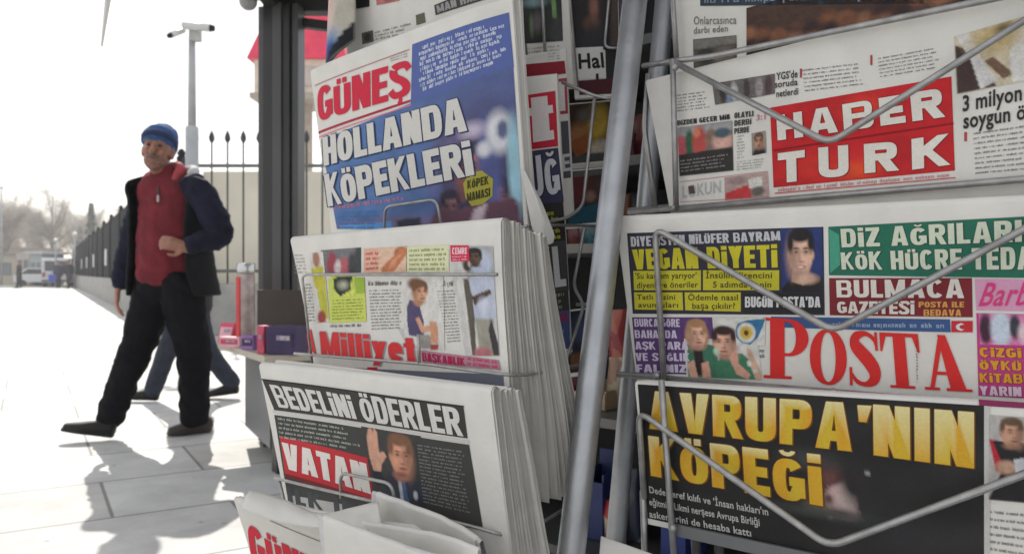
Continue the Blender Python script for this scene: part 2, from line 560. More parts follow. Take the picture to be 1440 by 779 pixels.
def head(cx, cy, rx, ry, skin, hair, lit=-1, turn=0.0, bald=0.0, long=0.0):
    """A printed portrait head: hair, face, features and the soft modelling the press photograph has."""
    dk = lambda f: tuple(c * f for c in skin)
    S = []
    if long: S.append(('e', cx, cy + ry * .1, rx * 1.35, ry * 1.25 * long, hair, .15))
    S += [('e', cx, cy - ry * .30, rx * 1.14, ry * .88, hair, .12), ('e', cx - rx * 1.0, cy + ry * .05, rx * .14, ry * .2, dk(.75), .3), ('e', cx + rx * 1.0, cy + ry * .05, rx * .14, ry * .2, dk(.75), .3)]
    S += [('e', cx, cy, rx, ry, skin, .08), ('e', cx - lit * rx * .75, cy + ry * .1, rx * .45, ry * .8, dk(.62), .7), ('e', cx, cy + ry * .93, rx * .7, ry * .22, dk(.6), .6)]
    S += [('e', cx + lit * rx * .3, cy - ry * .45, rx * .42, ry * .22, tuple(min(1, c * 1.22) for c in skin), .8), ('e', cx + lit * rx * .45, cy + ry * .28, rx * .28, ry * .2, tuple(min(1, c * 1.15) for c in skin), .8)]
    if not bald: S += [('e', cx, cy - ry * .86, rx * .95, ry * .32, hair, .25), ('e', cx - rx * .85, cy - ry * .5, rx * .25, ry * .42, hair, .4), ('e', cx + rx * .85, cy - ry * .5, rx * .25, ry * .42, hair, .4)]
    t = turn * rx
    for sx in (-1, 1):
        ex = cx + sx * rx * .42 + t
        S += [('e', ex, cy - ry * .12, rx * .26, ry * .12, dk(.60), .8), ('e', ex, cy - ry * .10, rx * .13, ry * .045, dk(.16), .4), ('e', ex, cy - ry * .27, rx * .26, ry * .045, tuple(.5 * a + .5 * b for a, b in zip(hair, dk(.35))), .6)]
    S += [('e', cx + t - lit * rx * .12, cy + ry * .14, rx * .12, ry * .26, dk(.70), .8), ('e', cx + t * 1.1 + lit * rx * .06, cy + ry * .2, rx * .09, ry * .16, tuple(min(1, c * 1.12) for c in skin), .7), ('e', cx + t, cy + ry * .34, rx * .2, ry * .05, dk(.5), .7)]
    S += [('e', cx + t, cy + ry * .58, rx * .36, ry * .085, (skin[0] * .72, skin[1] * .42, skin[2] * .44), .4), ('e', cx + t, cy + ry * .575, rx * .30, ry * .03, dk(.25), .6), ('e', cx + t, cy + ry * .74, rx * .3, ry * .05, dk(.75), .7)]
    return S

PAPER = mat('newsprint', C(214, 211, 205), rough=0.75, nscale=30, namount=0.05, bump=0.12, bscale=60, spec=0.2)

def sheet_stack(page, quad, th, leaves, seed=1, outer=True, inner=True, nu=14, nv=12, spread=0.002, sag=0.0, lift=0.0):
    """Folded newspaper: nested folded leaves open at the bottom and sides, fold on top. Returns (outer bm, inner bm)."""
    rnd = random.Random(seed)
    q = [page.sq(*p) for p in quad]
    bo, bi = bmesh.new(), bmesh.new()
    for k in range(leaves):
        first = k == 0
        bm = bo if first else bi
        if (first and not outer) or (not first and not inner): continue
        f = k / max(1, leaves)
        r = max(th / 2 * (1 - f), 0.0006)
        ds0, ds1 = (0, 0) if first else (rnd.uniform(-spread, spread * .6), rnd.uniform(-spread * .6, spread))
        db = 0 if first else rnd.uniform(-spread * 2, spread * 2)
        dbk = rnd.uniform(-spread * 3, spread * 3)
        wob = rnd.uniform(0, 6)
        rows = []
        def row(v, h, dq, extra=0.0):
            out = []
            for i in range(nu + 1):
                u = i / nu
                a, b = bil(q, u, v)
                a += ds0 * (1 - u) + ds1 * u
                wv = (0 if first else 0.0006 * math.sin(7 * u + wob + 5 * v))
                out.append(bm.verts.new(page.pos(a, b + dq + lift, h + wv * (0.3 if v > .9 else 1) - sag * (1 - v) ** 2)))
            return out
        hc = -th / 2
        for j in range(nv + 1):
            v = j / nv
            rows.append(row(v, hc + r, (db - r) * (1 - v) - r * v * 1.0))
        for m in range(1, 8):
            a = math.pi * m / 8
            rows.append(row(1.0, hc + r * math.cos(a), -r + r * math.sin(a) * (1.0 - f)))
        for j in range(nv, -1, -1):
            v = j / nv
            rows.append(row(v, hc - r, (dbk - r) * (1 - v) - r * v))
        for a, b in zip(rows, rows[1:]):
            for i in range(nu):
                bm.faces.new((a[i], a[i + 1], b[i + 1], b[i]))
    return bo, bi
# ------------------------------------------------------------------ ground
def pavement_mat():
    m = mat('stone_slabs', (.46, .46, .45), rough=.7, nscale=1.2, namount=.12, bump=.15, bscale=60)
    nt = m.node_tree
    b = nt.nodes['Principled BSDF']
    tc = nt.nodes.new('ShaderNodeTexCoord')
    mp = nt.nodes.new('ShaderNodeMapping')
    mp.inputs['Rotation'].default_value = (0, 0, math.radians(-31))
    mp.inputs['Location'].default_value = (0.16, 0.23, 0)
    br = nt.nodes.new('ShaderNodeTexBrick')
    br.inputs['Scale'].default_value = 1.0
    br.inputs['Brick Width'].default_value = 0.86
    br.inputs['Row Height'].default_value = 0.60
    br.inputs['Mortar Size'].default_value = 0.008
    br.inputs['Mortar Smooth'].default_value = 0.3
    br.inputs['Color1'].default_value = (.58, .585, .58, 1)
    br.inputs['Color2'].default_value = (.45, .44, .42, 1)
    br.inputs['Mortar'].default_value = (.20, .195, .19, 1)
    nt.links.new(tc.outputs['Object'], mp.inputs['Vector'])
    nt.links.new(mp.outputs['Vector'], br.inputs['Vector'])
    n = nt.nodes.new('ShaderNodeTexNoise')
    n.inputs['Scale'].default_value = 3.2
    n.inputs['Detail'].default_value = 8
    n.inputs['Roughness'].default_value = .7
    nt.links.new(tc.outputs['Object'], n.inputs['Vector'])
    mr = nt.nodes.new('ShaderNodeMapRange')
    mr.inputs['From Min'].default_value = .3; mr.inputs['From Max'].default_value = .7
    mr.inputs['To Min'].default_value = .76; mr.inputs['To Max'].default_value = 1.12
    nt.links.new(n.outputs['Fac'], mr.inputs['Value'])
    mx = nt.nodes.new('ShaderNodeVectorMath'); mx.operation = 'SCALE'
    nt.links.new(br.outputs['Color'], mx.inputs[0])
    nt.links.new(mr.outputs['Result'], mx.inputs['Scale'])
    vo = nt.nodes.new('ShaderNodeTexVoronoi'); vo.inputs['Scale'].default_value = 7.0
    nt.links.new(tc.outputs['Object'], vo.inputs['Vector'])
    sp = nt.nodes.new('ShaderNodeMapRange')
    sp.inputs['From Min'].default_value = .06; sp.inputs['From Max'].default_value = .10
    sp.inputs['To Min'].default_value = .62; sp.inputs['To Max'].default_value = 1.0
    nt.links.new(vo.outputs['Distance'], sp.inputs['Value'])
    m2 = nt.nodes.new('ShaderNodeVectorMath'); m2.operation = 'SCALE'
    nt.links.new(mx.outputs['Vector'], m2.inputs[0]); nt.links.new(sp.outputs['Result'], m2.inputs['Scale'])
    nt.links.new(m2.outputs['Vector'], b.inputs['Base Color'])
    return m

def sheet(name, pts, m, z=0.0, kind='structure'):
    bm = bmesh.new()
    bm.faces.new([bm.verts.new((x, y, z)) for x, y in pts])
    o = obj(name, bm, m)
    o['kind'] = kind
    return o

GRASS = mat('park_grass', (.17, .18, .12), rough=.9, nscale=.6, namount=.3)
sheet('ground', [(-700, -60), (700, -60), (700, 900), (-700, 900)], GRASS, -.012)
sheet('pavement', [(-60, -40), (60, -40), (60, 49.5), (-60, 49.5)], pavement_mat(), 0)
sheet('road', [(-120, 49.5), (60, 49.5), (60, 58), (-120, 58)], mat('asphalt', (.10, .10, .10), rough=.9, nscale=.8), -.006)

# ------------------------------------------------------------------ kiosk canopy, post, cabinet
DARKGREY = mat('charcoal_aluminium', (.038, .037, .038), rough=.42, metal=.2, nscale=3, namount=.15)
MIDGREY = mat('grey_aluminium', (.17, .175, .18), rough=.4, metal=.2, nscale=3, namount=.1)
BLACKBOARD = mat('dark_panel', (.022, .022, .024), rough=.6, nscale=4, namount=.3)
kiosk = empty('kiosk', (0.2, 2.4, 0))
tag(kiosk, 'dark kiosk with charcoal canopy post and crowded sweet shelves behind the newspaper racks', 'kiosk')
PD = 4.4
pc = at(394, 384, PD)
bm = bmesh.new()
add_box(bm, (pc.x + .004, PD, 1.19), (.150, .13, 2.37), rotz(-.12), .004)
obj('post', bm, DARKGREY, kiosk)
bm = bmesh.new()
add_box(bm, (pc.x - .094, PD + .04, 1.19), (.036, .10, 2.37), rotz(-.12), .003)
add_box(bm, (pc.x + .102, PD - .01, 1.19), (.036, .10, 2.37), rotz(-.12), .003)
add_box(bm, (pc.x + .004, PD - .072, 1.19), (.05, .012, 2.37), rotz(-.12), .002)
obj('post_cover_strip', bm, mat('post_strip', (.075, .074, .076), rough=.4, nscale=3, namount=.12), kiosk)
bm = bmesh.new()
add_box(bm, (.16, 2.55, 2.515), (3.2, 3.9, .14))
obj('canopy', bm, mat('canopy_underside', (.10, .10, .105), rough=.5, nscale=2), kiosk)
bm = bmesh.new()
add_box(bm, (.17, PD + .06, 2.40), (3.02, .09, .085), None, .004)
add_box(bm, (-1.30, 2.5, 2.40), (.07, 3.7, .085), None, .004)
obj('eave_beam', bm, DARKGREY, kiosk)
bm = bmesh.new()
add_box(bm, (-.96, PD + .03, 2.27), (.62, .05, .05), Matrix.Rotation(.13, 3, 'Y'), .003)
obj('brace', bm, DARKGREY, kiosk)
bm = bmesh.new()
add_box(bm, (1.50, .35, 1.22), (.05, 2.3, 2.44))
obj('side_wall', bm, MIDGREY, kiosk)  # unseen wall added to block skylight and darken the right rack
KO, KT, KN = Vector((-.22, 1.78, 0)), Vector((.766, -.643, 0)), Vector((.643, .766, 0))
KR = rotz(math.atan2(-.643, .766))
def kbox(bm, t0, t1, n0, n1, z0, z1, bev=0):
    c = KO + KT * (t0 + t1) / 2 + KN * (n0 + n1) / 2 + Vector((0, 0, (z0 + z1) / 2))
    add_box(bm, c, (t1 - t0, n1 - n0, z1 - z0), KR, bev)
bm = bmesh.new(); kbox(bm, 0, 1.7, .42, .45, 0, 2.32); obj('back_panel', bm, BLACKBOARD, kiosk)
bm = bmesh.new(); kbox(bm, -.03, -.001, 0, .45, 0, 2.32); obj('side_panel', bm, MIDGREY, kiosk)
bm = bmesh.new(); kbox(bm, 1.701, 1.73, 0, .45, 0, 2.32); obj('side_panel', bm, MIDGREY, kiosk)
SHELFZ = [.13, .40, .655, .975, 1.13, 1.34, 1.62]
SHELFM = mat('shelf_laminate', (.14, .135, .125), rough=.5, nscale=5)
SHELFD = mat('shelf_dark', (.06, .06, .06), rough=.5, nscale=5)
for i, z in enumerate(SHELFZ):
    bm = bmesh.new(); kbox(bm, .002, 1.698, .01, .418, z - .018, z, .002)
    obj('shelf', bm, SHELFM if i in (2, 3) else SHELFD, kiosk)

def wrapper_mat(name, c1, c2, scale=40):
    m = mat(name, c1, rough=.35, nscale=scale, namount=.15)
    nt = m.node_tree
    b = nt.nodes['Principled BSDF']
    tc = nt.nodes.new('ShaderNodeTexCoord'); v = nt.nodes.new('ShaderNodeTexVoronoi'); v.inputs['Scale'].default_value = scale
    mp = nt.nodes.new('ShaderNodeMapping'); mp.inputs['Scale'].default_value = (1, 1, .45)
    nt.links.new(tc.outputs['Object'], mp.inputs['Vector']); nt.links.new(mp.outputs['Vector'], v.inputs['Vector'])
    r = nt.nodes.new('ShaderNodeValToRGB'); r.color_ramp.interpolation = 'CONSTANT'
    r.color_ramp.elements[0].color = (*c1, 1); r.color_ramp.elements[1].position = .55; r.color_ramp.elements[1].color = (*c2, 1)
    e = r.color_ramp.elements.new(.78); e.color = (*[x * .5 + .2 for x in c2], 1)
    sp = nt.nodes.new('ShaderNodeSeparateColor')
    nt.links.new(v.outputs['Color'], sp.inputs['Color']); nt.links.new(sp.outputs[0], r.inputs['Fac'])
    nt.links.new(r.outputs['Color'], b.inputs['Base Color'])
    return m

def cab(px, z, n=.12):
    """Point on the cabinet's shelf depth n behind its front, in the direction of photo column px."""
    r = (px - CX) / FPX
    # KO + KT*t + KN*n with x = r*y
    o = KO + KN * n
    t = (r * o.y - o.x) / (KT.x - r * KT.y)
    p = o + KT * t
    return Vector((p.x, p.y, z))

def pouch(p, w, h, d, m, name, label, cat, tilt=0.0, group=None):
    """A filled, pinched snack bag standing on a shelf."""
    bm = bmesh.new()
    nu, nv = 8, 10
    for side in (1, -1):
        g = []
        for j in range(nv + 1):
            v = j / nv
            row = []
            for i in range(nu + 1):
                u = i / nu
                puff = (math.sin(math.pi * u) ** .6) * (math.sin(math.pi * min(1, max(0, v * .92 + .04))) ** .5)
                x = (u - .5) * w * (1 - .08 * math.sin(math.pi * v))
                y = -side * d / 2 * puff + .002 * math.sin(20 * u + 9 * v)
                row.append(bm.verts.new((x, y, v * h)))
            g.append(row)
        for j in range(nv):
            for i in range(nu):
                f = (g[j][i], g[j][i + 1], g[j + 1][i + 1], g[j + 1][i])
                bm.faces.new(f if side == 1 else f[::-1])
    bmesh.ops.remove_doubles(bm, verts=bm.verts, dist=1e-4)
    bmesh.ops.rotate(bm, verts=bm.verts, cent=(0, 0, 0), matrix=KR @ Matrix.Rotation(tilt, 3, 'Y'))
    bmesh.ops.translate(bm, verts=bm.verts, vec=p)
    o = obj(name, bm, m, None, True, origin=p)
    tag(o, label, cat, group)
    return o

def carton(p, w, h, d, m, label, lidm=None, name='carton', rot=0.0):
    """An open shop display carton: four walls, a floor and a raised back flap."""
    root = empty(name, p)
    tag(root, label, 'box')
    R = KR @ rotz(rot)
    def bx(nm, c, s, mm):
        bm = bmesh.new(); add_box(bm, p + R @ Vector(c), s, R, .001)
        obj(nm, bm, mm, root)
    t = .004
    bx('front_wall', (0, -d / 2, h * .35), (w, t, h * .7), m)
    bx('back_wall', (0, d / 2, h * .5), (w, t, h), lidm or m)
    bm = bmesh.new()
    for sgn in (-1, 1): add_box(bm, p + R @ Vector((sgn * (w / 2 - t / 2), 0, h * .4)), (t, d - t * 1.1, h * .8), R)
    add_box(bm, p + R @ Vector((0, 0, t)), (w - 2.1 * t, d - 1.1 * t, t), R)
    obj('side_wall', bm, m, root)
    return root

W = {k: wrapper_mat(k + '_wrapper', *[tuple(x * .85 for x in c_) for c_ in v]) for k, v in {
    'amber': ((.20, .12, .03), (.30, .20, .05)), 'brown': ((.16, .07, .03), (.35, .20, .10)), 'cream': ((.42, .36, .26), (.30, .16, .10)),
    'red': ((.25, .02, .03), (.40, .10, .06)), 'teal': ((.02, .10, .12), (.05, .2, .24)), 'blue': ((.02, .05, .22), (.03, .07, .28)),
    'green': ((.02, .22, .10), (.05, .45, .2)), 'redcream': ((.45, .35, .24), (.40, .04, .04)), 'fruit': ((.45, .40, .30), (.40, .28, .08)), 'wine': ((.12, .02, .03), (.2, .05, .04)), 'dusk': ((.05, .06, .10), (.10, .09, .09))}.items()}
for px, z, w, h, key, lab in (
    (846, 1.13, .055, .085, 'amber', 'yellow brown crisps bag high on the shelf beside the leaning pipe'),
    (816, 1.13, .06, .07, 'brown', 'brown biscuit bag high on the shelf next to the yellow bag'),
    (878, 1.13, .06, .06, 'wine', 'dark red bag high on the shelf behind the leaning pipe'),
    (812, .975, .05, .075, 'wine', 'dark red chocolate bag above the pale shelf edge'),
    (838, .975, .055, .07, 'teal', 'teal sweets bag above the pale shelf edge'),
    (876, .975, .055, .09, 'brown', 'brown bag on the pale shelf by the red masthead newspaper'),
    (866, .655, .05, .105, 'cream', 'cream and brown wafer bag on the lower pale shelf'),
    (872, .76, .05, .09, 'red', 'bright red sweets bag perched on the cream bag'),
    (812, .40, .06, .12, 'green', 'shiny green foil bag low between the racks'),
    (834, .40, .05, .09, 'redcream', 'red and cream snack bag at the bottom of the shelves'),
    (925, .44, .07, .10, 'fruit', 'snack bag with yellow and white print under the yellow headline'),
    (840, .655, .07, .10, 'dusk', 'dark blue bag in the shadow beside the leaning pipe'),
    (830, 1.34, .09, .13, 'wine', 'dark bag on the upper shelf behind the wires'),
    (800, 1.13, .05, .09, 'amber', 'tan crisps bag at the back edge of the high shelf'), (862, 1.13, .05, .11, 'cream', 'pale cream bag on the high shelf close to the leaning pipe'),
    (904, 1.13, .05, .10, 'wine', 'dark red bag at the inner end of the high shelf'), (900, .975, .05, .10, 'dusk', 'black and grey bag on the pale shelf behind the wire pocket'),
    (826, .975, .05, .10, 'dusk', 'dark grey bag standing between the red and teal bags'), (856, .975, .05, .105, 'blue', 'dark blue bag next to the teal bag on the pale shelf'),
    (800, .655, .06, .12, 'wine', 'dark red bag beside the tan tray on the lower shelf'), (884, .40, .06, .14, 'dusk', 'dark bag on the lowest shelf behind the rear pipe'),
    (806, .40, .05, .07, 'amber', 'small yellow bag in front of the green foil bag'), (862, .40, .06, .08, 'redcream', 'red and white bag low between the two pipes'),
    (870, 1.34, .10, .15, 'dusk', 'dark blue bag on the upper shelf behind the pipe'), (800, 1.34, .08, .12, 'brown', 'brown bag on the upper shelf beside the gothic title magazine'),
):
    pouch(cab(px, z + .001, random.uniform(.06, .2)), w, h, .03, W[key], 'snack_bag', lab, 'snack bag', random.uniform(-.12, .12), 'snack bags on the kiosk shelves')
carton(cab(824, .657), .16, .045, .10, mat('tan_card', (.36, .25, .16), nscale=30), 'tan cardboard tray of sweets on the lower pale shelf')
carton(cab(846, .402), .06, .16, .08, mat('blue_card', (.012, .022, .10), nscale=30), 'plain blue carton low behind the leaning pipe')
carton(cab(962, .402), .05, .14, .08, mat('royal_blue_card', (.015, .03, .16), nscale=30), 'royal blue carton under the yellow headline newspaper')

# dome camera and strap under the canopy
dome = empty('dome_camera', at(349, 4, 4.25))
tag(dome, 'white dome security camera hanging from the kiosk eave', 'camera')
p = at(349, 4, 4.25)
bm = bmesh.new()
add_tube(bm, [p + Vector((0, 0, .02)), p + Vector((0, 0, 2.44 - p.z))], [.054, .054], 20)
obj('housing', bm, mat('white_plastic', (.6, .6, .6), rough=.35), dome, True)
bm = bmesh.new(); bmesh.ops.create_uvsphere(bm, u_segments=20, v_segments=12, radius=.047)
bmesh.ops.translate(bm, verts=bm.verts, vec=p + Vector((0, 0, .005)))
obj('dome_glass', bm, mat('smoked_dome', (.25, .25, .25), rough=.1), dome, True)
s0, s1 = at(143, 66, 2.5), at(152, -4, 2.5)
bm = bmesh.new(); add_tube(bm, [s1 + (s1 - s0) * 2.9, s1, s0], [.010, .0095, .003], 10)
o = obj('cord', bm, mat('grey_cord', (.75, .74, .73), rough=.6), None, True, origin=s1)
tag(o, 'pale tapered cord end hanging from the canopy against the sky', 'cord')

# ------------------------------------------------------------------ counter with sweets beside the post
cb = ground(378, 664)
counter = empty('display_counter', cb)
tag(counter, 'low grey counter with a pale top carrying sweets boxes beside the kiosk post', 'counter')
CT = .545
STONE = mat('pale_counter_top', (.50, .44, .36), rough=.5, nscale=12)
ca, cbk = at(306, 491, 4.35), at(372, 505, 3.62)
bm = bmesh.new()
A, B = Vector((ca.x, ca.y, 0)), Vector((cbk.x, cbk.y, 0))
ev = (B - A).normalized(); rv = Vector((-ev.y, ev.x, 0))
if rv.x < 0: rv = -rv
add_prism(bm, [A + Vector((0, 0, CT - .03)), B + Vector((0, 0, CT - .03)), B + rv * .9 + Vector((0, 0, CT - .03)), A + rv * .9 + Vector((0, 0, CT - .03))], (0, 0, .03))
obj('top', bm, STONE, counter)
bm = bmesh.new()
a_, b_ = A + ev * .10 + rv * .12, B - ev * .12 + rv * .06
add_prism(bm, [a_ + Vector((0, 0, .10)), b_ + Vector((0, 0, .10)), b_ + rv * .7 + Vector((0, 0, .10)), a_ + rv * .7 + Vector((0, 0, .10))], (0, 0, CT - .132))
obj('cabinet', bm, MIDGREY, counter)
for f0 in (.04, .62):
    bm = bmesh.new()
    add_box(bm, b_ + rv * f0 + ev * .055 + Vector((0, 0, (CT - .032) / 2)), (.075, .075, CT - .034), rotz(math.atan2(ev.y, ev.x)), .003)
    obj('leg', bm, DARKGREY, counter)
bm = bmesh.new(); add_box(bm, a_ + rv * .1 + ev * .12 + Vector((0, 0, .05)), (.06, .06, .098), None, .003); obj('leg', bm, DARKGREY, counter)

def small_box(px, py, d, w, h, dep, m, label, rot=0.0, name='sweets_box', tilt=0.0, pm=None):
    p = at(px, py, d); p.z = CT + .001
    root = empty(name, p); tag(root, label, 'box', 'sweets boxes on the counter')
    R = rotz(rot) @ Matrix.Rotation(tilt, 3, 'X')
    bm = bmesh.new(); add_box(bm, p + R @ Vector((0, 0, h / 2)), (w, dep, h), R, .003); obj('carton', bm, m, root)
    bm = bmesh.new(); add_box(bm, p + R @ Vector((0, -dep / 2 - .001, h * .52)), (w * .84, .003, h * .5), R); obj('label_panel', bm, pm or m, root)
    bm = bmesh.new(); add_box(bm, p + R @ Vector((w * .1, -dep / 2 - .0045, h * .6)), (w * .45, .003, h * .16), R); obj('printed_band', bm, PRB, root)
PRB = wrapper_mat('band', (.30, .22, .34), (.45, .40, .42), 60)
PINK = mat('pink_card', (.55, .07, .13), nscale=20); PINKL = mat('light_pink_card', (.75, .40, .45), nscale=20)
PURP = mat('purple_card', (.04, .022, .085), nscale=20); PURPD = mat('dark_purple_card', (.03, .018, .075), nscale=20, namount=.3)
small_box(322, 470, 4.22, .10, .11, .07, PINK, 'bright pink sweets box at the outer corner of the counter', -.5, 'sweets_box', -.25, PINKL)
small_box(328, 470, 4.1, .13, .05, .06, PINKL, 'flat pale pink sweets box lying on the counter edge', -.4, 'sweets_box', 0, PINK)
small_box(372, 490, 3.75, .045, .13, .05, PINK, 'narrow red sweets box standing between jar and purple box', -.5, 'sweets_box', 0, PINK)
small_box(404, 490, 3.72, .16, .13, .10, PURP, 'purple chocolate box in front of the brown board', -.35, 'sweets_box', 0, PURPD)
small_box(352, 490, 3.95, .07, .07, .05, mat('violet_card', (.30, .16, .42), nscale=20), 'small violet sweets box at the foot of the jar', -.35, 'sweets_box', 0, PURP)
p = at(408, 470, 3.98); p.z = CT + .001
bm = bmesh.new(); add_box(bm, p + Vector((0, 0, .145)), (.36, .012, .29), rotz(-.25), .002)
for k_ in (-1, 1): add_box(bm, p + rotz(-.25) @ Vector((k_ * .15, .05, .04)), (.012, .09, .078), rotz(-.25))
o = obj('display_board', bm, mat('dark_brown_board', (.045, .03, .026), rough=.6, nscale=6), None, origin=p)
tag(o, 'dark brown upright board behind the purple boxes on the counter', 'board')
def lathe(bm, p, prof, seg=24):
    rings = [[bm.verts.new(p + Vector((r * math.cos(2 * math.pi * k / seg), r * math.sin(2 * math.pi * k / seg), z))) for k in range(seg)] for r, z in prof]
    for a, b in zip(rings, rings[1:]):
        for k in range(seg): bm.faces.new((a[k], a[(k + 1) % seg], b[(k + 1) % seg], b[k]))
    bm.faces.new(rings[0][::-1]); bm.faces.new(rings[-1])
p = at(346, 470, 4.15); p.z = CT + .001
jar = empty('sweets_jar', p); tag(jar, 'tall clear sweets jar with silver lid and red stripe on the counter', 'jar')
bm = bmesh.new(); lathe(bm, p, [(.040, 0), (.044, .01), (.044, .36), (.040, .375)]); obj('jar_body', bm, mat('jar_plastic', (.42, .34, .32), rough=.15, nscale=18, namount=.35), jar, True)
bm = bmesh.new(); lathe(bm, p + Vector((0, 0, .376)), [(.046, 0), (.047, .012), (.046, .045), (.042, .05)]); obj('lid', bm, mat('silver_lid', (.6, .6, .6), rough=.25, metal=.6), jar, True)
bm = bmesh.new(); add_box(bm, p + Vector((-.028, -.034, .19)), (.03, .008, .33), rotz(-.6), .002); obj('label_strip', bm, mat('red_strip', (.6, .05, .05)), jar)

# ------------------------------------------------------------------ boundary wall, railings, CCTV mast
CREAM = mat('cream_render', (.78, .73, .61), rough=.8, nscale=1.5, namount=.08)
STONEW = mat('boundary_stone', (.34, .33, .31), rough=.85, nscale=3, namount=.2, bump=.3)
IRON = mat('black_iron', (.012, .012, .016), rough=.8, spec=.15, nscale=6)
BARIRON = mat('bar_iron', (.035, .035, .036), rough=.6, nscale=6)
PALEIRON = mat('grey_iron', (.12, .12, .12), rough=.5, nscale=6)
CN = Vector((-4.85, 12.0, 0)); FD = Vector((-.5, .866, 0))
wall = empty('boundary_wall', (-1.5, 12.3, 0)); tag(wall, 'cream rendered wall on a grey stone base behind the spiked railings', 'wall')
bm = bmesh.new(); add_box(bm, (.95, 12.45, 1.62), (11.4, .18, 1.72)); obj('render_panel', bm, CREAM, wall)
bm = bmesh.new(); add_box(bm, (.95, 12.2, .38), (11.6, .75, .76), None, .02); obj('stone_base', bm, STONEW, wall)
bm = bmesh.new()
for x in (-3.4, -1.0): add_box(bm, (x, 12.345, 1.62), (.28, .024, 1.70))
obj('pilaster', bm, mat('cream_pilaster', (.80, .75, .64), rough=.8, nscale=2), wall)
rail = empty('iron_railing', (-1.5, 12.0, .76)); tag(rail, 'spiked iron railing in front of the cream wall', 'railing', 'iron railings on the stone base')
bm = bmesh.new()
for z in (2.52, .95): add_box(bm, (.95, 12.0, z), (11.6, .04, .05))
obj('rail', bm, PALEIRON, rail)
for i in range(26):
    x = -4.72 + .236 * i
    bm = bmesh.new()
    add_tube(bm, [(x, 12.0, .76), (x, 12.0, 2.86)], .014, 8)
    lathe(bm, Vector((x, 12.0, 2.86)), [(.012, 0), (.04, .04), (.045, .08), (.032, .13), (.004, .19)], 10)
    obj('bar', bm, BARIRON, rail, True)
# receding run
run = empty('boundary_wall', CN); tag(run, 'low pale stone wall receding along the pavement under the dark railing', 'wall')
L = 64.0
bm = bmesh.new(); add_box(bm, CN + FD * L / 2 + Vector((0, 0, .38)), (L, .4, .76), rotz(math.atan2(FD.y, FD.x)), .02); obj('stone_base', bm, STONEW, run)
rail2 = empty('iron_railing', CN + Vector((0, 0, .76))); tag(rail2, 'long dark iron railing receding towards the park', 'railing', 'iron railings on the stone base')
bm = bmesh.new()
for z in (2.42, 2.2, .95): add_box(bm, CN + FD * L / 2 + Vector((0, 0, z)), (L, .05, .06), rotz(math.atan2(FD.y, FD.x)))
obj('rail', bm, IRON, rail2)
bm = bmesh.new()
n = int(L / .15)
for i in range(n):
    p = CN + FD * (.2 + .15 * i)
    add_box(bm, p + Vector((0, 0, 1.72)), (.138, .045, 1.92), rotz(math.atan2(FD.y, FD.x)))
obj('bars', bm, IRON, rail2)
for i in range(16):
    p = CN + FD * (.6 + 4.0 * i)
    bm = bmesh.new(); add_box(bm, p + Vector((0, 0, 1.74)), (.12, .13, 1.98), rotz(math.atan2(FD.y, FD.x)), .01); lathe(bm, p + Vector((0, 0, 2.73)), [(.04, 0), (.07, .05), (.03, .12)], 8)
    obj('post', bm, IRON, rail2)
for i, dd in enumerate((17.5, 26, 33, 40)):
    p = CN + FD * dd + Vector((-.1, -.06, 1.45))
    bm = bmesh.new(); add_box(bm, p, (.62, .03, .55), rotz(math.atan2(FD.y, FD.x)), .004)
    o = obj('notice_board', bm, mat('notice_white', (.75, .75, .75), nscale=5), None, origin=p)
    tag(o, 'white notice board fixed to the long dark railing, %s from the corner' % ('first', 'second', 'third', 'fourth')[i], 'notice board', 'notice boards on the dark railing')

mast = empty('camera_mast', at(270, 384, 11.6) - Vector((0, 0, EYE))); tag(mast, 'tall grey mast with two white security cameras at the railing corner', 'camera mast')
mp_ = at(270, 384, 11.6)
MAST = mat('mast_grey', (.36, .37, .38), rough=.5, nscale=4)
bm = bmesh.new(); add_tube(bm, [(mp_.x, mp_.y, 0), (mp_.x, mp_.y, 3.02), (mp_.x, mp_.y, 3.04)], [.095, .09, .06], 20); add_tube(bm, [(mp_.x, mp_.y, 3.04), (mp_.x, mp_.y, 4.42)], [.058, .045], 20); obj('pole', bm, MAST, mast, True)
bm = bmesh.new(); add_box(bm, (mp_.x + .06, mp_.y - .02, 4.34), (.14, .12, .17), None, .01); obj('junction_box', bm, mat('box_grey', (.42, .42, .40)), mast)
CAMW = mat('camera_white', (.55, .55, .55), rough=.4)
for nm, p0, p1, r in (('security_camera', at(258, 36, 11.5), at(296, 40, 11.45), .055), ('security_camera', at(258, 43, 11.6), at(240, 50, 11.3), .042)):
    bm = bmesh.new(); add_tube(bm, [p0, p1], r, 14); o = obj(nm, bm, CAMW, mast, True)
    e = (p1 - p0).normalized()
    bm = bmesh.new(); add_tube(bm, [p1 + e * .001, p1 + e * .05], [r * .9, r * .8], 14); obj('lens', bm, IRON, o, False)

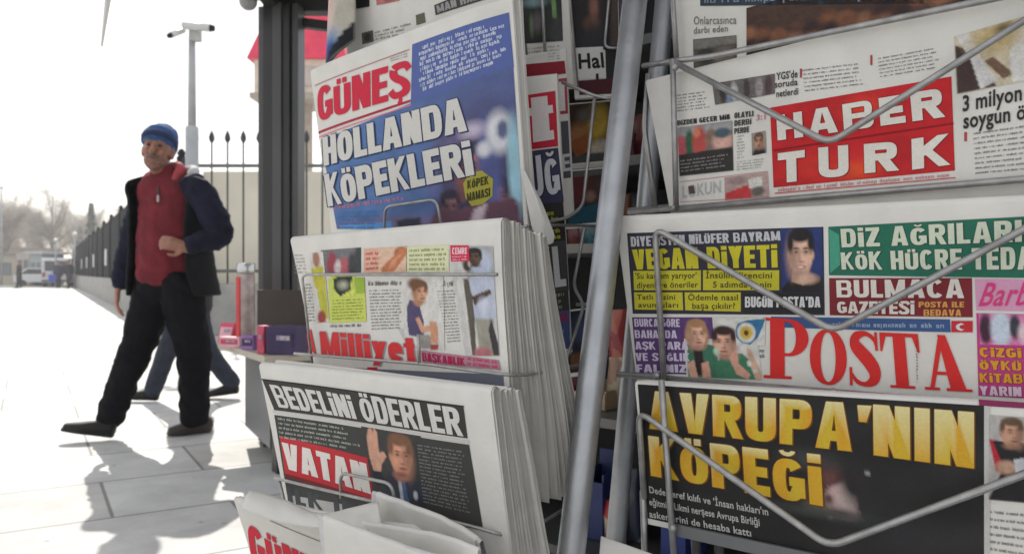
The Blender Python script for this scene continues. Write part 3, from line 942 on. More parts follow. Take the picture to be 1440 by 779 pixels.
# watch booth with red roof behind the railing
bp = at(430, 145, 14.5)
booth = empty('watch_booth', (bp.x, bp.y, 0)); tag(booth, 'cream watch booth with a steep red roof half hidden behind the kiosk post', 'booth')
hw, d0 = 66 / FPX * 14.5, 14.5
zt, zb = at(398, 95, 14.5).z, at(398, 141, 14.5).z
bm = bmesh.new(); add_box(bm, (bp.x, bp.y, (zt + zb) / 2), (hw * 1.78, 1.1, zt - zb)); obj('wall', bm, mat('booth_cream', (.66, .55, .46), rough=.7), booth)
bm = bmesh.new(); add_box(bm, (bp.x, bp.y, zb - .045), (hw * 1.92, 1.25, .088)); add_tube(bm, [(bp.x, bp.y, 0), (bp.x, bp.y, zb - .09)], .12, 14); obj('support', bm, mat('booth_base', (.40, .34, .30)), booth)
bm = bmesh.new()
ze, zp = zt + .002, at(398, 8, 14.5).z
lo = [bm.verts.new((bp.x + sx * hw * 1.02, bp.y + sy * .62, ze)) for sx, sy in ((-1, -1), (1, -1), (1, 1), (-1, 1))]
hi = [bm.verts.new((bp.x + sx * hw * .56, bp.y + sy * .3, zp)) for sx, sy in ((-1, -1), (1, -1), (1, 1), (-1, 1))]
bm.faces.new(lo[::-1]); bm.faces.new(hi)
for i in range(4): bm.faces.new((lo[i], lo[(i + 1) % 4], hi[(i + 1) % 4], hi[i]))
obj('roof', bm, mat('red_roof', (.75, .04, .10), rough=.5, nscale=5), booth)
bm = bmesh.new(); add_box(bm, (bp.x, bp.y - .556, (zt + zb) / 2), (hw * 1.2, .02, (zt - zb) * .6)); obj('window', bm, mat('booth_pane', (.5, .42, .38), rough=.2), booth)

# ------------------------------------------------------------------ far park
BARK = mat('pale_bark', (.36, .33, .30), rough=.9, nscale=6, namount=.25)
TWIG = mat('twig_mass', (.46, .42, .38), rough=.95, nscale=.8, namount=.3)
NEEDLE = mat('fir_needles', (.07, .10, .075), rough=.9, nscale=1.5, namount=.4)

def bare_tree(base, h, w, seed, label, twigs=1500):
    rnd = random.Random(seed)
    root = empty('bare_tree', base); tag(root, label, 'tree', 'bare trees in the park')
    b = Vector(base)
    bm = bmesh.new()
    add_tube(bm, [b, b + Vector((0, 0, h * .25)), b + Vector((rnd.uniform(-.1, .1), 0, h * .6)), b + Vector((rnd.uniform(-.2, .2), 0, h * .92))], [h * .022, h * .017, h * .01, h * .002], 8)
    tips = []
    for i in range(16):
        z0 = h * rnd.uniform(.18, .7)
        a = rnd.uniform(0, 6.28)
        rr = w * rnd.uniform(.25, .5) * (1 - .45 * max(0, z0 / h - .35))
        p0 = b + Vector((0, 0, z0)); p2 = b + Vector((math.cos(a) * rr, math.sin(a) * rr, min(h * .96, z0 + h * rnd.uniform(.15, .38))))
        p1 = p0.lerp(p2, .5) + Vector((rnd.uniform(-.2, .2), rnd.uniform(-.2, .2), -h * .02))
        add_tube(bm, [p0, p1, p2], [h * .009, h * .005, h * .0015], 6)
        tips += [(p0, p1, p2)] 
    obj('trunk', bm, BARK, root, True)
    bm = bmesh.new()
    for i in range(twigs):
        p0, p1, p2 = rnd.choice(tips)
        t = rnd.uniform(.25, 1.0)
        p = p0.lerp(p1, t * 2) if t < .5 else p1.lerp(p2, t * 2 - 1)
        d = Vector((rnd.gauss(0, 1), rnd.gauss(0, 1), rnd.gauss(.5, .7))).normalized()
        l = h * rnd.uniform(.05, .15)
        q = p + d * l
        wd = h * rnd.uniform(.0008, .0019)
        sd = d.cross(Vector((rnd.gauss(0, 1), rnd.gauss(0, 1), rnd.gauss(0, 1)))).normalized() * wd
        for k in range(4):
            e = q + Vector((rnd.gauss(0, 1), rnd.gauss(0, 1), rnd.gauss(.3, 1))).normalized() * l * .55
            s = p.lerp(q, rnd.uniform(.3, 1))
            bm.faces.new([bm.verts.new(s + sd * .5), bm.verts.new(s - sd * .5), bm.verts.new(e)])
        bm.faces.new([bm.verts.new(p + sd), bm.verts.new(p - sd), bm.verts.new(q)])
    obj('crown', bm, TWIG, root)

def fir(base, h, w, seed, label):
    rnd = random.Random(seed)
    root = empty('fir_tree', base); tag(root, label, 'tree', 'dark firs in the park')
    b = Vector(base)
    bm = bmesh.new(); add_tube(bm, [b, b + Vector((0, 0, h * .98))], [h * .018, h * .003], 8); obj('trunk', bm, BARK, root, True)
    bm = bmesh.new()
    for i in range(1500):
        v = rnd.random() ** .8
        z = h * (.12 + .87 * v)
        r = w / 2 * (1 - v) ** .9 * (.75 + .25 * math.sin(v * 55)) + .05
        a = rnd.uniform(0, 6.28)
        rr = r * rnd.uniform(.3, 1.05)
        p = b + Vector((math.cos(a) * rr, math.sin(a) * rr, z - rr * .25))
        l = h * .035
        d = Vector((math.cos(a), math.sin(a), -.35 + rnd.gauss(0, .35))).normalized() * l
        s = Vector((-math.sin(a), math.cos(a), rnd.gauss(0, .3))) * l * .35
        bm.faces.new([bm.verts.new(p - s), bm.verts.new(p + s), bm.verts.new(p + d)])
    obj('crown', bm, NEEDLE, root)

def tree_at(px, d, ytop, wpx):
    p = at(px, HY, d); p.z = -.012
    return p, at(px, ytop, d).z, wpx / FPX * d
for i, (px, d, yt, wp, lab) in enumerate((
    (20, 100, 292, 90, 'broad pale bare tree standing behind the park edge trees'), (130, 110, 300, 70, 'pale bare tree behind the two firs'),
    (74, 78, 268, 84, 'large rounded bare tree in the middle of the park view'), (12, 70, 282, 70, 'bare tree at the park edge with a thick low crown'), (38, 92, 300, 60, 'smaller bare tree standing back between two larger ones'),
    (106, 96, 305, 60, 'bare tree partly behind the dark fir'), (150, 88, 302, 60, 'bare tree rising over the dark railing'), (185, 80, 296, 60, 'bare tree behind the walking man'), (-30, 66, 276, 90, 'bare tree cut off by the picture edge'), (56, 120, 296, 80, 'far pale bare tree behind the large rounded one'))):
    b, h, w = tree_at(px, d, yt - 9, wp * 1.15)
    bare_tree(b, h, w, 100 + i, lab, 3000)
for i, (px, d, yt, wp, lab) in enumerate(((128, 84, 284, 34, 'pointed dark fir behind the railing end'), (112, 90, 318, 26, 'shorter fir beside the pointed one'), (24, 110, 330, 30, 'small distant fir among the bare trees'))):
    b, h, w = tree_at(px, d, yt, wp)
    fir(b, h, w, 300 + i, lab)

# low buildings and kiosk across the road
def far_house(x0, x1, y0, d, dep, m, label, mr):
    a, b = at(x0, HY, d), at(x1, HY, d)
    z = at(x0, y0, d).z
    root = empty('low_building', ((a.x + b.x) / 2, d + dep / 2, 0)); tag(root, label, 'building')
    bm = bmesh.new(); add_box(bm, ((a.x + b.x) / 2, d + dep / 2, z / 2), (b.x - a.x, dep, z)); obj('wall', bm, m, root)
    bm = bmesh.new(); add_box(bm, ((a.x + b.x) / 2, d + dep / 2, z + .11), (b.x - a.x + .5, dep + .5, .2)); obj('roof', bm, mr, root)
    n = max(2, int((b.x - a.x) / 1.6))
    for i in range(n):
        x = a.x + (b.x - a.x) * (i + .5) / n
        bm = bmesh.new(); add_box(bm, (x, d - .03, z * .52), ((b.x - a.x) / n * .6, .05, z * .42)); obj('window', bm, mat('far_pane', (.16, .18, .2), rough=.2), root)
far_house(-40, 22, 358, 66, 6, mat('beige_wall', (.48, .42, .34)), 'low beige building under the bare trees at the park edge', mat('tile_roof', (.36, .28, .24)))
far_house(23, 41, 352, 62, 4, mat('pale_wall', (.5, .45, .4)), 'small pale hut with a brown roof beside the beige building', mat('brown_roof', (.34, .27, .22)))
far_house(42, 58, 357, 60, 3, mat('grey_wall', (.34, .36, .37)), 'small grey glazed booth beyond the standing figure', mat('light_roof', (.5, .5, .5)))

def far_vehicle(xc, d, ln, h, wd, m, label, cat, name, rot=0.0, van=False):
    c = at(xc, HY, d); c.z = 0
    root = empty(name, c); tag(root, label, cat)
    R = rotz(rot)
    def prof(pts, y0, y1, nm, mm):
        bm = bmesh.new()
        add_prism(bm, [c + R @ Vector((x * ln, y0 * wd, z * h)) for x, z in pts], R @ Vector((0, (y1 - y0) * wd, 0)))
        obj(nm, bm, mm, root)
    if van: prof([(-.5, .14), (.5, .14), (.5, .45), (.42, .55), (.30, .97), (.24, 1), (-.48, 1), (-.5, .95)], -.5, .5, 'body', m)
    else: prof([(-.5, .2), (.5, .2), (.5, .5), (.44, .58), (.2, .64), (.06, .98), (-.25, 1), (-.42, .64), (-.5, .6)], -.5, .5, 'body', m)
    if van:
        bm = bmesh.new(); add_box(bm, c + R @ Vector((-.505 * ln, 0, .72 * h)), (.03, wd * .78, h * .34), R); obj('rear_window', bm, mat('rear_glass', (.04, .05, .06), rough=.1), root)
        for sy in (-.42, .42):
            bm = bmesh.new(); add_box(bm, c + R @ Vector((-.507 * ln, sy * wd, .42 * h)), (.03, wd * .1, h * .16), R); obj('tail_light', bm, mat('tail_red', (.4, .03, .03), rough=.3), root)
        bm = bmesh.new(); add_box(bm, c + R @ Vector((-.507 * ln, 0, .2 * h)), (.06, wd * .96, h * .07), R); obj('bumper', bm, mat('bumper_grey', (.08, .08, .08)), root)
    gl = mat('vehicle_glass', (.03, .035, .04), rough=.1)
    if van: prof([(.26, .56), (.38, .56), (.285, .92), (.22, .92)], -.505, .505, 'window', gl); prof([(-.1, .58), (.2, .58), (.2, .92), (-.1, .92)], -.506, .506, 'window', gl)
    else: prof([(-.36, .66), (.14, .66), (.04, .93), (-.23, .94)], -.505, .505, 'window', gl)
    for wx in (-.32, .32):
        for sy in (-.47, .47):
            bm = bmesh.new(); q = c + R @ Vector((wx * ln, sy * wd, h * .17)); ax = R @ Vector((0, .1 * wd, 0))
            add_tube(bm, [q - ax * .5, q + ax * .55], h * .17, 16); obj('wheel', bm, mat('tyre', (.02, .02, .02), rough=.8), root)
far_vehicle(89, 57, 4.6, 1.95, 1.8, mat('van_white', (.7, .7, .72), rough=.3), 'white van parked at the kerb behind the two people', 'van', 'parked_van', 1.9, True)
far_vehicle(66, 59, 3.9, 1.3, 1.7, mat('car_white', (.7, .7, .7), rough=.3), 'white car parked beside the grey booth', 'car', 'parked_car', 0)
for px, yt, d, lab in ((78.5, 336, 54, 'white globe street lamp nearer the standing figure'), (105, 327, 52, 'tall white globe street lamp at the end of the railing'), (2, 262, 60, 'tall street lamp cut by the picture edge')):
    b = at(px, HY, d); b.z = 0; zt = at(px, yt, d).z
    lamp = empty('street_lamp', b); tag(lamp, lab, 'street lamp', 'street lamps by the road')
    bm = bmesh.new(); add_tube(bm, [b, b + Vector((0, 0, zt - .3))], [.08, .05], 10); obj('pole', bm, MAST, lamp, True)
    bm = bmesh.new(); bmesh.ops.create_uvsphere(bm, u_segments=14, v_segments=10, radius=.15); bmesh.ops.translate(bm, verts=bm.verts, vec=b + Vector((0, 0, zt - .1)))
    obj('lamp_globe', bm, mat('globe_white', (.7, .7, .7), rough=.3), lamp, True)

# scattering volume added to pale the far trees, standing in for sky flare
hz = bpy.data.materials.new('added_haze'); hz.use_nodes = True
hn = hz.node_tree; hn.nodes.remove(hn.nodes['Principled BSDF'])
pv_ = hn.nodes.new('ShaderNodeVolumePrincipled'); pv_.inputs['Color'].default_value = (.95, .96, 1, 1); pv_.inputs['Density'].default_value = .0018; pv_.inputs['Anisotropy'].default_value = .3
hn.links.new(pv_.outputs[0], hn.nodes['Material Output'].inputs['Volume'])
bm = bmesh.new(); add_box(bm, (0, 50, 6.5), (240, 220, 15.2)); hb = obj('added_haze', bm, hz); hb['kind'] = 'stuff'
# ------------------------------------------------------------------ newspapers
WHITE, INKBLK, GREY = C(206, 203, 198), C(38, 38, 40), C(120, 118, 118)
TXT = C(104, 102, 101)

def newspaper(page, quad, th, leaves, label, group, seed=1, **kw):
    bl = page.pt(*quad[3])
    root = empty('newspaper', bl)
    tag(root, label, 'newspaper', group)
    bo, bi = sheet_stack(page, quad, th, leaves, seed, **kw)
    obj('front_page', bo, PAPER, root, True)
    if leaves > 1: obj('inner_pages', bi, PAPER, root, True)
    else: bi.free()
    return root

def pile_copies(page, quad, th, n, label, group, seed=5, drop=0.004, leaves=4, shift=0.004, th2=None, fan=0.0):
    """Further copies standing behind the front one, fanning apart downwards; each is a newspaper of its own."""
    rnd = random.Random(seed)
    th2 = th2 or th
    first = None
    for k in range(1, n + 1):
        if first is None:
            bo, bi = sheet_stack(page, quad, th2, leaves, seed + k, spread=0.005)
            me = bpy.data.meshes.new('leaves'); bi.to_mesh(me); bi.free(); bo.from_mesh(me); bpy.data.meshes.remove(me)
            o = obj('newspaper', bo, PAPER, None, True, origin=page.pt(*quad[1]))
            first = o
            base = o.location.copy()
        else:
            o = first.copy(); COL.objects.link(o)
        o.location = base - page.n * (th + th2 * 1.04 * (k - 1) + 0.001) + page.t * rnd.uniform(-shift, shift) + page.up * (-drop * k * 0.6 + rnd.uniform(-drop, drop * .3))
        o.rotation_mode = 'QUATERNION'
        o.rotation_quaternion = (Matrix.Rotation(fan * (k + rnd.uniform(-.7, .5)), 3, page.t) @ Matrix.Rotation(rnd.uniform(-.012, .012), 3, page.n)).to_quaternion()
        tag(o, label, 'newspaper', group)

# ---- blue front page with the two-line headline -------------------------------------------------
def bendG(a, b):
    return 0.004 * math.sin(9 * a + 1.0) - 0.9 * max(0.0, -0.105 - a) ** 2 - 1.6 * max(0.0, a - 0.085) ** 2
PG = Page(580, 180, 1.0, 36, 7, bendG)
quadG = [(436, 98), (720, -6), (744, 345), (474, 385)]
nG = newspaper(PG, quadG, 0.009, 4, 'newspaper with a blue front page and tilted white two-line headline under a red masthead', 'front newspapers on the racks', 3)
k = Ink(PG)
BLUE = C(66, 98, 158)
def gblue(u, v):
    t = min(1, max(0, u * 1.2 - .25))
    c0, c1 = C(84, 116, 166), C(84, 92, 138)
    return tuple(c0[i] * (1 - t) + c1[i] * t for i in range(3))
k.photo([(452, 199), (722, 92), (737, 322), (474, 322)], 90, 76, paint(gblue, [
    ('e', .82, .62, .17, .42, C(78, 70, 96), .5), ('e', .90, .75, .10, .4, C(70, 74, 120), .5), ('p', [(.62, .40), (.74, .30), (.92, .34), (1, .5), (1, 1), (.56, 1), (.66, .7)], C(74, 68, 98)), *head(.90, .80, .05, .13, C(128, 84, 84), C(44, 40, 56), 1, .2), *head(.69, .84, .045, .11, C(120, 88, 96), C(48, 44, 60), 1, -.1), *head(.80, .60, .062, .19, C(156, 98, 90), C(56, 48, 62), 1, -.2), ('p', [(.72, .83), (.80, .78), (.90, .82), (.94, 1), (.68, 1)], C(58, 54, 78)), ('e', .60, .60, .03, .12, C(96, 100, 150), .8), ('e', .70, .40, .05, .12, C(96, 92, 128), .7), ('e', .76, .30, .04, .07, C(110, 100, 140), .7),
    ('e', .88, .60, .05, .3, C(84, 92, 146), .4), ('e', .93, .38, .05, .13, C(206, 206, 212), .3), ('e', .945, .37, .022, .06, C(92, 98, 130), .3),
    ('e', .82, .33, .05, .05, C(190, 178, 200), .6), ('e', .865, .47, .03, .05, C(205, 205, 212), .4), ('e', .985, .62, .03, .3, C(150, 190, 206), .3),
    ('e', .35, .99, .4, .10, C(118, 104, 138), .4), ('e', .83, .98, .12, .13, C(120, 60, 72), .3), ('e', .77, 1.0, .05, .1, C(196, 180, 190), .4),
    ('p', [(.60, .88), (.98, .80), (1, 1), (.55, 1)], C(96, 66, 80)), ('p', [(.80, .86), (.86, .82), (.82, 1), (.76, 1)], C(190, 172, 180)),
    ('p', [(.03, .96), (.36, .925), (.36, 1.0), (.03, 1.0)], C(92, 150, 206)), ('p', [(.39, .92), (.52, .90), (.52, 1), (.39, 1)], C(50, 54, 70)),
], .06, 4), 1)
k.build('cover_photograph', nG)
k = Ink(PG)
k.poly([(580, 63), (716, 18), (723, 95), (578, 147)], C(84, 100, 158), 1.3)
k.column([(588, 66), (712, 26), (718, 84), (590, 132)], 9, C(200, 206, 224), 2.5, .82, .12, 30, True)
k.build('blurb_panel', nG)
k = Ink(PG)
RED = C(200, 40, 66)
k.text('GÜNEŞ', [(446, 124), (577, 84), (577, 134), (448, 172)], RED, 3, a=.25, b=.19, w=.66, gap=.05)
k.strip((443, 121), (576, 70), 1.4, C(176, 120, 130))
k.strip((448, 187), (578, 142), 3.4, C(170, 40, 66))
k.strip((449, 193), (578, 148), 1.6, C(216, 120, 140))
k.column([(549, 78), (576, 69), (576, 80), (549, 88)], 3, C(150, 130, 135), 2, .6)
k.build('masthead', nG)
k = Ink(PG)
k.text('HOLLANDA', [(454, 194), (652, 136), (658, 184), (456, 234)], WHITE, 4, a=.27, b=.21, w=.66, gap=.045, edge=C(36, 50, 84), edge_w=2.2)
k.text('KÖPEKLERİ', [(456, 246), (661, 198), (668, 246), (462, 291)], WHITE, 4, a=.265, b=.21, w=.655, gap=.045, edge=C(36, 50, 84), edge_w=2.2)
k.build('headline', nG)
k = Ink(PG)
k.poly([(652, 258), (662, 243), (678, 240), (694, 252), (693, 276), (680, 287), (664, 290), (655, 278)], C(164, 156, 62), 3)
k.text('KÖPEK', [(658, 254), (688, 247), (688, 259), (658, 266)], C(60, 60, 20), 4, a=.25, b=.2)
k.text('MAMASI', [(657, 272), (690, 264), (690, 276), (658, 284)], C(60, 60, 20), 4, a=.25, b=.2)
k.build('yellow_burst', nG)
k = Ink(PG)
k.column([(470, 288), (570, 275), (571, 282), (470, 296)], 1, C(196, 120, 140), 3, .8, 0, 30)
k.build('side_note', nG)
k = Ink(PG)
k.column([(474, 297), (536, 294), (536, 322), (474, 322)], 5, C(64, 120, 184), 3, .7, .1, 14)
k.build('side_note', nG)
bm = bmesh.new()
def earpt(x, y, h): return PG.pt(x, y, h)
ear = [[(731, 236, .004), (737, 262, .006), (744, 300, .008), (748, 322, .006)], [(738, 240, .012), (750, 268, .018), (762, 306, .018), (764, 346, .014)], [(744, 250, .006), (762, 284, .010), (780, 330, .008), (778, 342, .006)]]
g = [[bm.verts.new(earpt(*p)) for p in c] for c in ear]
for a, b in zip(g, g[1:]):
    for i in range(3): bm.faces.new((a[i], a[i + 1], b[i + 1], b[i]))
bmesh.ops.subdivide_edges(bm, edges=bm.edges, cuts=2, use_grid_fill=True)
o = obj('folded_corner', bm, PAPER, nG, True); md = o.modifiers.new('s', 'SUBSURF'); md.levels = 1; md.render_levels = 2
pile_copies(PG, quadG, .009, 1, 'folded newspaper standing behind the blue front page', 'copies behind the blue front page', 11, .003, th2=.007)

# ---- white front page with the boy and red masthead -----------------------------------------------
def bendM(a, b): return 0.0035 * math.sin(10 * a + .6) + 0.002 * math.sin(22 * b + 5 * a)
PM = Page(550, 420, 0.865, 45, 4, bendM)
quadM = [(408, 333), (704, 306), (722, 690), (462, 640)]
nM = newspaper(PM, quadM, 0.012, 5, 'newspaper with a seated boy on its white front page above a red masthead', 'front newspapers on the racks', 4)
k = Ink(PM)
k.photo([(452, 352), (508, 348), (508, 383), (450, 385)], 24, 16, paint(C(112, 112, 116), [('e', .3, .6, .12, .5, C(150, 60, 74)), ('e', .6, .75, .14, .4, C(176, 90, 100)), ('e', .8, .7, .1, .5, C(60, 60, 66)), ('e', .45, .75, .08, .3, C(200, 190, 190)), ('e', .95, .5, .1, .7, C(60, 66, 66))], .2, 2))
k.photo([(436, 356), (455, 354), (464, 452), (444, 454)], 14, 46, paint(C(206, 203, 198), [('e', .45, .10, .25, .12, C(160, 112, 90)), ('p', [(0, .22), (.9, .2), (.95, .5), (.5, .55), (.2, .5)], C(190, 184, 60)), ('p', [(.3, .55), (.95, .5), (1, .95), (.5, .95)], C(180, 178, 64)), ('e', .5, .93, .3, .10, C(150, 66, 60))], .08, 3), 3)
k.poly([(462, 392), (513, 390), (516, 452), (464, 454)], C(196, 206, 96), 2)
k.photo([(466, 388), (500, 387), (500, 416), (468, 418)], 14, 12, paint(C(196, 206, 96), [('p', [(.1, .1), (.9, 0), (.8, .7), (.35, 1), (.1, .6)], C(40, 44, 40)), ('e', .5, .45, .2, .2, C(170, 172, 150), .6)], .2, 4), 3)
k.poly([(500, 391), (513, 390), (514, 412), (502, 413)], C(150, 180, 60), 3)
k.poly([(512, 350), (571, 347), (570, 382), (512, 384)], C(216, 168, 148), 2)
k.photo([(533, 350), (573, 346), (572, 382), (533, 384)], 22, 20, paint(C(214, 180, 156), [('e', .80, .22, .22, .22, C(150, 84, 52)), ('p', [(.98, .1), (1, .3), (.6, .95), (.1, 1.0), (.1, .8), (.55, .35), (.75, .05)], C(186, 116, 80)), ('p', [(.5, .5), (.9, .2), (.6, .75), (.3, .95)], C(204, 136, 100))], .08, 5), 3)
k.poly([(573, 347), (632, 344), (632, 382), (573, 382)], C(212, 212, 176), 2)
k.column([(576, 349), (631, 346), (631, 381), (576, 381)], 5, C(150, 156, 90), 3, .6, .05, 20)
k.column([(515, 353), (548, 351), (538, 379), (515, 381)], 4, C(190, 92, 84), 3, .6, .3, 10)
k.build('top_picture_strip', nM)
k = Ink(PM)
k.photo([(632, 346), (694, 346), (703, 500), (655, 500)], 34, 84, paint(C(196, 194, 192), [
    ('p', [(.2, 0), (1, 0), (1, .32), (.3, .32)], C(158, 158, 158)), ('p', [(.0, .2), (.35, .16), (.42, .6), (.5, 1), (.2, 1), (.12, .5)], C(206, 203, 198)),
    ('p', [(.26, .30), (.40, .30), (.44, .6), (.34, 1), (.22, 1)], C(92, 84, 78)), ('p', [(.45, .28), (.95, .26), (1.0, .66), (.42, .68)], C(180, 186, 204)),
    ('e', .72, .16, .26, .12, C(178, 186, 206)), ('p', [(.38, .30), (.70, .2), (1, .28), (1, .38), (.42, .4)], C(182, 188, 206)),
    *head(.58, .105, .15, .075, C(92, 72, 62), C(36, 32, 30), 1, -.2), ('e', .38, .18, .1, .05, C(70, 56, 50)), ('e', .44, .165, .03, .03, C(190, 180, 170)),
    ('p', [(.42, .46), (.88, .39), (.92, .43), (.46, .54)], C(78, 58, 48)), ('p', [(.44, .66), (.92, .66), (.86, 1), (.44, 1)], C(150, 146, 134)),
    ('p', [(.86, .66), (1, .9), (1, 1), (.84, 1), (.76, .76)], C(60, 56, 58)), ('e', .55, .98, .25, .06, C(176, 110, 116)), ('e', .7, .53, .12, .06, C(196, 200, 214), .6)], .06, 6), 2)
k.poly([(634, 345), (660, 345), (661, 367), (635, 368)], C(206, 40, 76), 3)
k.text('CEMRE', [(637, 348), (658, 348), (658, 357), (637, 358)], C(226, 190, 196), 4, a=.26, b=.2)
k.column([(637, 359), (659, 358), (659, 366), (637, 367)], 2, C(230, 180, 190), 4, .6, 0, 10)
k.build('photograph_of_man_in_white_shirt', nM)
k = Ink(PM)
k.photo([(566, 386), (624, 386), (626, 492), (570, 492)], 38, 64, paint(C(207, 204, 199), [
    ('p', [(.10, .42), (.18, .33), (.40, .36), (.46, .50), (.52, .62), (.50, .84), (.12, .80), (.08, .6)], C(80, 70, 106)),
    ('e', .40, .35, .11, .07, C(180, 126, 100)), *head(.44, .235, .17, .135, C(206, 154, 124), C(110, 74, 52), 1, .35), ('e', .34, .12, .2, .075, C(112, 76, 54), .3),
    ('p', [(.30, .58), (.40, .56), (.50, .68), (.70, .68), (.74, .74), (.45, .77)], C(206, 156, 128)),
    ('p', [(.66, .62), (.82, .62), (.86, .72), (.84, .92), (.68, .90)], C(204, 148, 118)), ('p', [(.40, .80), (.66, .80), (.70, .98), (.30, .98)], C(150, 146, 142)),
    ('p', [(.66, .92), (.86, .92), (.84, 1), (.66, 1)], C(160, 66, 60))], .05, 7), 2)
k.build('photograph_of_boy', nM)
k = Ink(PM)
k.column([(414, 356), (430, 356), (434, 384), (415, 385)], 6, C(150, 150, 150), 2, .5, .1, 7)
k.column([(425, 398), (440, 397), (446, 452), (430, 452)], 12, TXT, 2, .5, .1, 8)
k.column([(518, 394), (568, 393), (567, 402), (518, 403)], 1, C(100, 100, 100), 2, .7, 0, 16)
k.column([(519, 406), (567, 405), (566, 462), (523, 464)], 13, TXT, 2, .5, .1, 26)
k.column([(608, 394), (640, 393), (641, 404), (612, 404)], 1, C(100, 100, 100), 2, .7, 0, 9)
k.column([(614, 407), (641, 406), (650, 480), (630, 482)], 17, TXT, 2, .5, .1, 18)
k.column([(468, 420), (512, 418), (514, 448), (468, 450)], 7, C(130, 144, 60), 3, .5, .05, 20)
k.column([(464, 455), (512, 454), (512, 460), (464, 461)], 1, C(90, 90, 90), 3, .7, 0, 22)
k.build('article_text', nM)
k = Ink(PM)
MR = C(208, 48, 52)
k.text('Milliyet', [(450, 466), (582, 474), (586, 509), (453, 500)], MR, 3, a=.27, b=.2, w=.62, gap=.06, edge=C(150, 150, 152), edge_w=1.6)
k.poly([(432, 470), (438, 462), (442, 480), (446, 500), (438, 492), (436, 500), (434, 484)], MR, 3)
k.poly([(585, 512), (560, 462), (586, 463), (590, 513)], C(190, 188, 186), .6)
k.strip((517, 519), (531, 519), 6, C(180, 40, 56))
k.poly([(592, 492), (702, 506), (705, 520), (594, 510)], C(176, 128, 146), 2)
k.text('BAŞKANLIK', [(594, 495), (654, 503), (655, 514), (595, 507)], C(170, 30, 76), 3, a=.28, b=.2)
k.column([(658, 500), (702, 506), (704, 519), (658, 514)], 2, C(206, 60, 90), 3, .7, 0, 14)
k.poly([(446, 515), (708, 526), (710, 560), (450, 560)], C(104, 108, 122), 1)
k.build('masthead', nM)
pile_copies(PM, quadM, .012, 8, 'folded newspaper in the thick pile behind the boy front page', 'copies behind the boy front page', 21, .004, th2=.0056, fan=.023, leaves=3)

# ---- black front page, politician with raised hand ------------------------------------------------
def bendV(a, b): return 0.003 * math.sin(12 * a) - 0.5 * max(0, b - .03) ** 2
PV = Page(530, 610, 0.815, 40, 6, bendV)
quadV = [(364, 510), (690, 545), (722, 800), (414, 760)]
nV = newspaper(PV, quadV, 0.011, 5, 'newspaper with a black front page showing a man in a suit raising his hand', 'front newspapers on the racks', 9)
k = Ink(PV)
k.poly([(369, 533), (652, 571), (658, 616), (386, 576)], C(58, 54, 52), 1)
k.text('BEDELİNİ', [(379, 540), (493, 556), (503, 589), (393, 572)], C(206, 204, 200), 3, a=.225, b=.17, w=.60, gap=.06)
k.text('ÖDERLER', [(502, 553), (645, 573), (652, 613), (512, 591)], C(206, 204, 200), 3, a=.225, b=.17, w=.60, gap=.06)
k.strip((384, 578), (660, 621), 4, C(196, 194, 190), 2)
k.strip((368, 533), (653, 571), 1.6, C(30, 28, 28), 2)
k.build('headline', nV)
k = Ink(PV)
k.poly([(386, 583), (660, 625), (680, 745), (404, 695)], C(62, 62, 60), 1)
k.column([(391, 584), (500, 601), (512, 636), (394, 616)], 5, C(176, 182, 172), 2.5, .5, .18, 42)
k.column([(587, 622), (655, 632), (664, 722), (596, 706)], 17, C(140, 142, 138), 2.5, .45, .12, 26)
k.build('article_text', nV)
k = Ink(PV)
k.photo([(508, 596), (592, 610), (600, 712), (520, 702)], 62, 74, paint(lambda u, v: tuple(C(62, 62, 62)[i] * (1 + .12 * math.sin(9 * u + 3)) for i in range(3)), [
    ('p', [(.32, .72), (.46, .56), (.60, .60), (.82, .62), (.98, .70), (1.0, 1), (.28, 1)], C(52, 54, 66)),
    ('p', [(.56, .60), (.66, .74), (.72, 1), (.58, 1)], C(190, 190, 196)), ('p', [(.62, .70), (.68, .68), (.72, 1), (.63, 1)], C(70, 96, 140)), ('e', .84, .86, .035, .06, C(190, 196, 206), .3),
    ('e', .62, .60, .12, .1, C(150, 96, 82), .3), *head(.64, .36, .175, .27, C(204, 146, 120), C(120, 84, 62), -1, .16), ('e', .64, .60, .10, .03, C(140, 90, 80), .6),
    ('p', [(.08, .16), (.12, .05), (.17, .02), (.20, .08), (.22, .02), (.27, .06), (.28, .34), (.36, .32), (.40, .38), (.30, .50), (.27, .62), (.14, .60), (.09, .40)], C(208, 158, 134)),
    ('p', [(.12, .60), (.28, .60), (.36, .78), (.14, .78)], C(40, 42, 52))], .06, 8), 1.5)
k.build('photograph_of_man_raising_hand', nV)
k = Ink(PV)
k.poly([(394, 613), (517, 643), (527, 705), (402, 668)], C(190, 44, 54), 2)
k.poly([(401, 665), (526, 702), (527, 707), (402, 670)], C(120, 30, 40), 2.4)
k.text('VATAN', [(397, 621), (516, 651), (523, 694), (402, 658)], C(222, 216, 210), 4, a=.27, b=.2, w=.62, gap=.05)
k.build('masthead', nV)
k = Ink(PV)
k.poly([(403, 680), (530, 710), (532, 730), (406, 712)], C(176, 176, 174), .9)
k.text('İLK İNŞ', [(403, 684), (526, 712), (528, 736), (406, 706)], C(66, 70, 74), 2, a=.24, b=.2, gap=.12)
k.build('second_headline', nV)
pile_copies(PV, quadV, .011, 4, 'folded newspaper in the pile behind the black front page', 'copies behind the black front page', 31, .003, th2=.0058, fan=.018, leaves=3)

